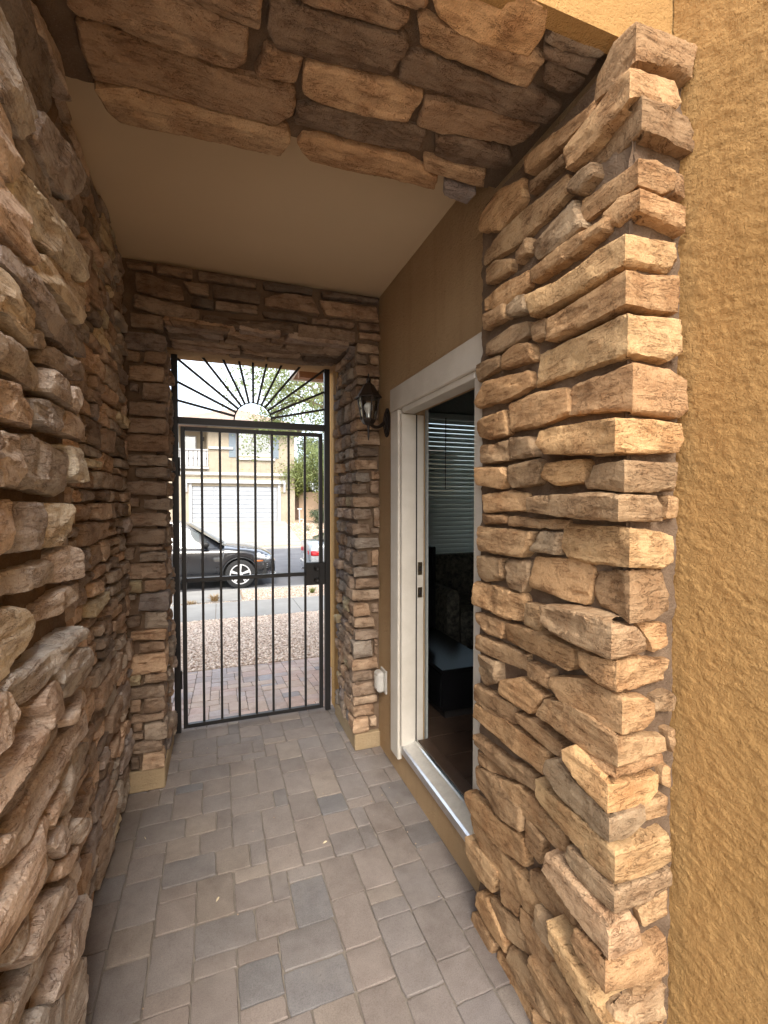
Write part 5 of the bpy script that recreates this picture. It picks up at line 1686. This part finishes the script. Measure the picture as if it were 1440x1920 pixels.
# ------------------------------------------------------------------ cars
def car_paint(name, col, flake=0.0):
    m, N, L, b = new_mat(name)
    b.inputs['Base Color'].default_value = (*col, 1)
    b.inputs['Metallic'].default_value = flake
    b.inputs['Roughness'].default_value = .3
    b.inputs['Coat Weight'].default_value = 1.0
    b.inputs['Coat Roughness'].default_value = .03
    v = coords(N, L)
    f = noise_t(N, L, v, 4, 4, .6)
    L.new(ramp(N, L, f, .3, .25, .7, .38), b.inputs['Roughness'])
    return m
M['paint_black'] = car_paint('black_car_paint', (.008, .009, .012))
M['paint_silver'] = car_paint('silver_car_paint', (.42, .45, .48), .6)
M['tyre'] = simple('tyre_rubber', (.02, .02, .02), .85)
M['rim'] = simple('silver_alloy', (.72, .72, .73), .35, .3)
M['chrome'] = simple('chrome_trim', (.85, .85, .86), .12, 1)
M['lens'] = simple('headlight_lens', (.55, .58, .6), .08, .5)
M['amber'] = simple('amber_marker', (.5, .14, .03), .25)
M['red_lens'] = simple('red_lens', (.45, .012, .02), .12)
M['trim_black'] = simple('black_trim', (.012, .012, .012), .55)

def interp(tab, x): return float(np.interp(x, [a for a, _ in tab], [b for _, b in tab]))
def make_car(name, loc, S, label, group):
    """x forward, y to the car's left, z up; loc = point on the road under the rear bumper centre"""
    root = empty(name, loc, label, 'car', group)
    ox, oy, oz = loc
    L_, W = S['L'], S['W']
    paint = M[S['paint']]
    RA = S['wheel_r'] + .055
    def zb(x):
        z = S['sill']
        for xw in S['axles']:
            d = abs(x - xw)
            if d < RA: z = max(z, S['wheel_r'] + math.sqrt(RA * RA - d * d) * .98)
        return z
    xs = sorted(set([round(v, 4) for v in np.linspace(0, L_, 110)] + [xw + s * RA * k for xw in S['axles'] for s in (-1, 1) for k in (.3, .6, .8, .92, .98, 1.0, 1.001)]))
    V, F = [], []
    K = 15
    for x in xs:
        belt = interp(S['belt'], x); hw = interp(S['plan'], x) * W / 2; z0 = min(zb(x), belt - .08)
        zlow = max(z0, interp(S['under'], x))
        crown = interp(S['crown'], x)
        prof = []
        zz = [zlow, zlow + (belt - zlow) * .12, zlow + (belt - zlow) * .35, zlow + (belt - zlow) * .62, zlow + (belt - zlow) * .84, zlow + (belt - zlow) * .95, belt]
        ww = [.955, .985, 1.0, .992, .965, .93, .86]
        for z, w_ in zip(zz, ww): prof.append((hw * w_, z))
        prof.append((hw * .45, belt + crown * .8))
        full = [(y, z) for y, z in prof] + [(0, belt + crown)] + [(-y, z) for y, z in prof[::-1]]
        for y, z in full: V.append((ox + x, oy + y, oz + z))
    n = len(V) // len(xs)
    for i in range(len(xs) - 1):
        for k in range(n - 1):
            a = i * n + k
            F.append((a, a + n, a + n + 1, a + 1))
        F.append((i * n + n - 1, (i + 1) * n + n - 1, (i + 1) * n, i * n))
    F += [tuple(range(n)), tuple((len(xs) - 1) * n + k for k in range(n))[::-1]]
    body = mesh_obj('body', V, F, paint, root, 42)
    fix_normals(body)
    # greenhouse
    def gp(x, v, side, out=0.0):
        zb_ = interp(S['belt'], x) + interp(S['crown'], x) * .0 - .01; zr = interp(S['roof'], x)
        wb_ = interp(S['plan'], x) * W / 2 * .90; wr = wb_ * S['tumble']
        t = v
        return (ox + x, oy + side * (wb_ + (wr - wb_) * t + out), oz + zb_ + (zr - zb_) * t)
    gx = [v for v in np.linspace(S['roof'][0][0], S['roof'][-1][0], 60)]
    V, F = [], []
    vv = [0, .25, .5, .75, .88, .96, 1.0]
    for x in gx:
        sec = [gp(x, v, 1) for v in vv]
        last = sec[-1]
        sec.append((last[0], oy + (last[1] - oy) * .5, last[2] + .022)); sec.append((last[0], oy, last[2] + .03))
        sec += [(p[0], 2 * oy - p[1], p[2]) for p in sec[::-1][1:]]
        V += sec
    n = len(V) // len(gx)
    for i in range(len(gx) - 1):
        for k in range(n - 1):
            a = i * n + k
            F.append((a, a + n, a + n + 1, a + 1))
    cab = mesh_obj('cabin', V, F, paint, root, 50)
    fix_normals(cab)
    # side glass with bright surround
    for side in (-1, 1):
        for gi, (x0, x1) in enumerate(S['windows']):
            V, F = [], []
            cols_ = 14
            for i in range(cols_ + 1):
                x = x0 + (x1 - x0) * i / cols_
                zb_ = interp(S['belt'], x); zr = interp(S['roof'], x)
                for v in (.07, .45, .86):
                    V.append(gp(x, v, side, .008))
            for i in range(cols_):
                for k in range(2):
                    a = 3 * i + k
                    F.append((a, a + 3, a + 4, a + 1))
            g_ = mesh_obj('side_window', V, F, M['car_glass_dark'], root, 60)
            MB().tube([gp(x, .05, side, .012) for x in np.linspace(x0, x1, 10)], .009, 6).build('window_trim', M['chrome'], g_, 60)
            MB().tube([gp(x, .89, side, .012) for x in np.linspace(x0, x1, 10)], .007, 6).build('window_trim', M['chrome'], g_, 60)
    # windscreens
    for nm, (xa, za, xb, zb2), wk in (('windshield', S['front_glass'], .80), ('rear_window', S['rear_glass'], .76)):
        V = []
        for t in np.linspace(0, 1, 6):
            x = xa + (xb - xa) * t; z = za + (zb2 - za) * t
            hw = interp(S['plan'], x) * W / 2 * (.86 + (S['tumble'] * .9 - .86) * t) * wk / .8
            for u in np.linspace(-1, 1, 9):
                V.append((ox + x + (.05 if nm == 'windshield' else -.05) * (1 - u * u) + (.012 if nm == 'windshield' else -.012), oy + u * hw, oz + z + .012))
        F = [(i * 9 + k, i * 9 + k + 1, i * 9 + 10 + k, i * 9 + 9 + k) for i in range(5) for k in range(8)]
        mesh_obj(nm, V, F, M['car_glass_dark'], root, 60)
    # wheels
    for xw in S['axles']:
        for side in (-1, 1):
            yc = oy + side * (W / 2 - .115); zc = oz + S['wheel_r']; r = S['wheel_r']; xc = ox + xw
            wh = empty('wheel', (0, 0, 0)); wh.parent = root; wh.location = (xw, side * (W / 2 - .115), S['wheel_r'])
            t = MB().lathe([(r * .66, -.11), (r * .93, -.115), (r * .985, -.10), (r, -.06), (r, .06), (r * .985, .10), (r * .93, .115), (r * .66, .11), (r * .66, -.11)], (xc, yc, zc), 'y', 36, False)
            fix_normals(t.build('tyre', M['tyre'], wh, 40))
            rm = MB()
            yo = yc + side * .105
            rm.lathe([(r * .70, -.012), (r * .70, .012), (r * .64, .012), (r * .63, -.012), (r * .70, -.012)], (xc, yo, zc), 'y', 36, False)
            for k in range(S['spokes']):
                for dk in (-.10, .10):
                    a = 2 * math.pi * k / S['spokes'] + .31
                    rm.bar((xc + math.cos(a) * r * .12, yo, zc + math.sin(a) * r * .12), (xc + math.cos(a + dk) * r * .66, yo - side * .01, zc + math.sin(a + dk) * r * .66), .03, .028)
            rm.lathe([(.0, -.015), (r * .17, -.015), (r * .17, .015), (.0, .018)], (xc, yo, zc), 'y', 16)
            fix_normals(rm.build('rim', M['rim'], wh, 40))
            MB().lathe([(.0, -.01), (r * .62, -.01), (r * .62, .01), (.0, .01)], (xc, yc + side * .05, zc), 'y', 28).build('brake_disc', M['trim_black'], wh)
            # arch lip
            lip = [(xc + math.cos(a) * (RA + .012), oy + side * (interp(S['plan'], xw + math.cos(a) * RA) * W / 2 * .985 + .004), zc + math.sin(a) * (RA + .012) * .98) for a in np.linspace(-.12, math.pi + .12, 24)]
            MB().tube(lip, .022, 6).build('arch_trim', M['trim_black'], root, 60)
    MB().box(ox + .25, ox + L_ - .25, oy - W / 2 + .12, oy + W / 2 - .12, oz + .2, oz + .62).build('underbody', M['trim_black'], root)
    MB().box(ox + S['axles'][0] + RA + .02, ox + S['axles'][1] - RA - .02, oy - W / 2 * .99, oy + W / 2 * .99, oz + S['sill'] - .03, oz + S['sill'] + .06, .02).build('rocker_panel', M['trim_black'], root)
    # mirrors, door seams and handles
    for side in (-1, 1):
        xm = S['mirror']; zm = interp(S['belt'], xm) + .03; ym = oy + side * (interp(S['plan'], xm) * W / 2 * .9 + .12)
        mr = MB().box(ox + xm - .07, ox + xm + .10, ym - .085, ym + .085, oz + zm, oz + zm + .15, .045).build('mirror', M['trim_black'] if S['paint'] == 'paint_black' else paint, root, 50)
        MB().bar((ox + xm + .04, ym - side * .16, oz + zm + .0), (ox + xm + .02, ym, oz + zm + .05), .05).build('mirror_arm', M['trim_black'], mr)
        for xd in S['seams']:
            b = interp(S['belt'], xd); w0 = interp(S['plan'], xd) * W / 2
            MB().tube([(ox + xd, oy + side * (w0 * kk + .001), oz + S['sill'] + .1 + (b - S['sill'] - .1) * tt) for tt, kk in ((0, .987), (.3, .999), (.62, .993), (.9, .955), (.99, .90))], .005, 5).build('door_seam', M['trim_black'], root)
        for xh in S['handles']:
            w0 = interp(S['plan'], xh) * W / 2
            MB().bar((ox + xh - .11, oy + side * (w0 * .985 + .012), oz + interp(S['belt'], xh) - .16), (ox + xh + .11, oy + side * (w0 * .985 + .012), oz + interp(S['belt'], xh) - .155), .03, .035).build('handle', M['chrome'] if S['paint'] != 'paint_black' else paint, root)
    # lamps
    def patch(nm, pts, mat, depth=.01):
        V = [(ox + a, oy + b, oz + c) for a, b, c in pts]
        k = len(V)
        return mesh_obj(nm, V, [tuple(range(k))], M[mat], root)
    S['detail'](root, ox, oy, oz, patch, lambda x: interp(S['plan'], x) * W / 2, lambda x: interp(S['belt'], x))
    return root
M['car_glass_dark'] = simple('dark_car_glass', (.05, .065, .065), .04, 0, .8)

def shell(nm, xs_, zlo, zhi, hwf, side, out, mat, root, ox, oy, oz, rows=4):
    """curved lamp patch hugging the flank between two heights given along x"""
    V = []
    for x, a, b in zip(xs_, zlo, zhi):
        for t in np.linspace(0, 1, rows): V.append((ox + x, oy + side * (hwf(x, a + (b - a) * t) + out), oz + a + (b - a) * t))
    F = [(i * rows + k, i * rows + rows + k, i * rows + rows + k + 1, i * rows + k + 1) for i in range(len(xs_) - 1) for k in range(rows - 1)]
    o_ = mesh_obj(nm, V, F, M[mat], root, 60)
    md = o_.modifiers.new('thickness', 'SOLIDIFY'); md.thickness = .012; md.offset = 0
    return o_
def suv_detail(root, ox, oy, oz, patch, hw, belt):
    def flank(x, z):
        b = belt(x); k = np.clip((z - .25) / (b - .25), 0, 1)
        return hw(x) * float(np.interp(k, [0, .12, .35, .62, .84, .95, 1], [.955, .985, 1, .992, .965, .93, .86]))
    for s in (-1, 1):
        shell('headlight', [4.22, 4.40, 4.55, 4.68, 4.76], [.80, .74, .70, .68, .68], [.86, .89, .86, .81, .77], flank, s, .006, 'lens', root, ox, oy, oz)
        shell('side_marker', [4.30, 4.42, 4.52], [.665, .66, .655], [.70, .70, .69], flank, s, .005, 'amber', root, ox, oy, oz)
        shell('air_intake', [4.50, 4.66, 4.78, 4.83], [.44, .44, .45, .46], [.60, .61, .60, .58], flank, s, .004, 'trim_black', root, ox, oy, oz)
        for z in (.48, .535, .585): MB().bar((ox + 4.60, oy + s * (flank(4.60, z) + .008), oz + z), (ox + 4.82, oy + s * (flank(4.82, z) + .008), oz + z), .012).build('intake_slat', M['chrome'], root)
        shell('tail_light', [.02, .12, .26], [.90, .90, .92], [1.04, 1.03, 1.0], flank, s, .005, 'red_lens', root, ox, oy, oz)
    MB().box(ox + 4.82, ox + 4.865, oy - .55, oy + .55, oz + .36, oz + .60, .015).build('grille', M['trim_black'], root)
    MB().box(ox + 4.70, ox + 4.87, oy - .80, oy + .80, oz + .285, oz + .325, .012).build('splitter', M['chrome'], root)
    for s in (-1, 1):
        MB().tube([(ox + 3.55, oy + s * .1 - .2, oz + 1.13), (ox + 3.50, oy + s * .35 - .2, oz + 1.16), (ox + 3.35, oy + s * .55 - .2, oz + 1.21)], .012, 6).build('wiper', M['trim_black'], root)
SUV = dict(L=4.86, W=1.94, paint='paint_black', wheel_r=.365, axles=(1.05, 3.95), sill=.30, tumble=.74, spokes=5, mirror=3.12,
    plan=[(0, .74), (.08, .84), (.3, .95), (1, .995), (3.9, .995), (4.3, .96), (4.6, .86), (4.78, .72), (4.86, .60)],
    under=[(0, .45), (.5, .30), (4.3, .28), (4.86, .34)],
    belt=[(0, .98), (.15, 1.08), (1, 1.10), (3.3, 1.04), (3.6, 1.035), (4.1, .985), (4.5, .90), (4.75, .79), (4.86, .66)],
    crown=[(0, .01), (.3, .03), (3.4, .05), (4.2, .06), (4.6, .045), (4.86, .01)],
    roof=[(.10, 1.10), (.35, 1.42), (.6, 1.58), (1.2, 1.68), (2.0, 1.715), (2.5, 1.69), (2.75, 1.60), (3.1, 1.38), (3.45, 1.15), (3.62, 1.05)],
    windows=[(.85, 1.78), (1.84, 2.98)], front_glass=(3.56, 1.08, 2.68, 1.63), rear_glass=(.10, 1.12, .52, 1.52), seams=(.95, 1.88, 3.02), handles=(1.25, 2.2), detail=suv_detail)
M['car_glass_dark2'] = M['car_glass_dark']
make_car('parked_car', (-3.47, 13.12, -.71), SUV, 'black sport utility car parked across the gate view, front wheel showing', 'cars parked along the near curb')

def sedan_detail(root, ox, oy, oz, patch, hw, belt):
    def flank(x, z):
        b = belt(x); k = np.clip((z - .25) / (b - .25), 0, 1)
        return hw(x) * float(np.interp(k, [0, .12, .35, .62, .84, .95, 1], [.955, .985, 1, .992, .965, .93, .86]))
    for s in (-1, 1):
        shell('tail_light', [.03, .10, .20, .30], [.75, .74, .745, .78], [.87, .88, .87, .84], flank, s, .008, 'red_lens', root, ox, oy, oz)
        shell('headlight', [4.2, 4.4, 4.55], [.62, .60, .60], [.75, .72, .68], flank, s, .006, 'lens', root, ox, oy, oz)
        MB().tube([(ox - .02, oy + s * .5, oz + .24), (ox + .2, oy + s * .5, oz + .24)], .035, 10).build('exhaust', M['chrome'], root, 40)
    V = [(-.012, y, z) for z in (.74, .90) for y in (-.62, -.35)]
    for s in (-1, 1):
        MB().box(ox - .014, ox + .05, oy + min(s * .46, s * .62), oy + max(s * .46, s * .62), oz + .76, oz + .87, .01).build('tail_light', M['red_lens'], root)
    MB().box(ox - .02, ox + .05, oy - .16, oy + .16, oz + .58, oz + .71, .004).build('licence_plate', M['white_paint'], root)
    MB().box(ox - .03, ox + .12, oy - .74, oy + .74, oz + .36, oz + .52, .03).build('bumper', M['paint_silver'], root, 40)
SEDAN = dict(L=4.65, W=1.82, paint='paint_silver', wheel_r=.325, axles=(.98, 3.72), sill=.22, tumble=.72, spokes=7, mirror=2.95,
    plan=[(0, .80), (.06, .88), (.25, .96), (.9, 1.0), (3.7, .99), (4.2, .93), (4.5, .80), (4.65, .62)],
    under=[(0, .30), (.5, .22), (4.2, .22), (4.65, .3)],
    belt=[(0, 1.02), (.08, 1.08), (.6, 1.10), (2.9, 1.0), (3.3, .97), (3.9, .90), (4.4, .78), (4.65, .62)],
    crown=[(0, .02), (.4, .04), (3.2, .05), (4.2, .05), (4.65, .01)],
    roof=[(.35, 1.10), (.9, 1.34), (1.4, 1.45), (2.0, 1.48), (2.4, 1.44), (2.9, 1.2), (3.3, .98)],
    windows=[(.95, 1.7), (1.76, 2.75)], front_glass=(3.25, 1.02, 2.42, 1.42), rear_glass=(.35, 1.12, .95, 1.36), seams=(1.0, 1.75, 2.85), handles=(1.2, 2.1), detail=sedan_detail)
make_car('parked_car', (2.28, 13.05, -.71), SEDAN, 'silver car with red tail light parked ahead of the black one', 'cars parked along the near curb')
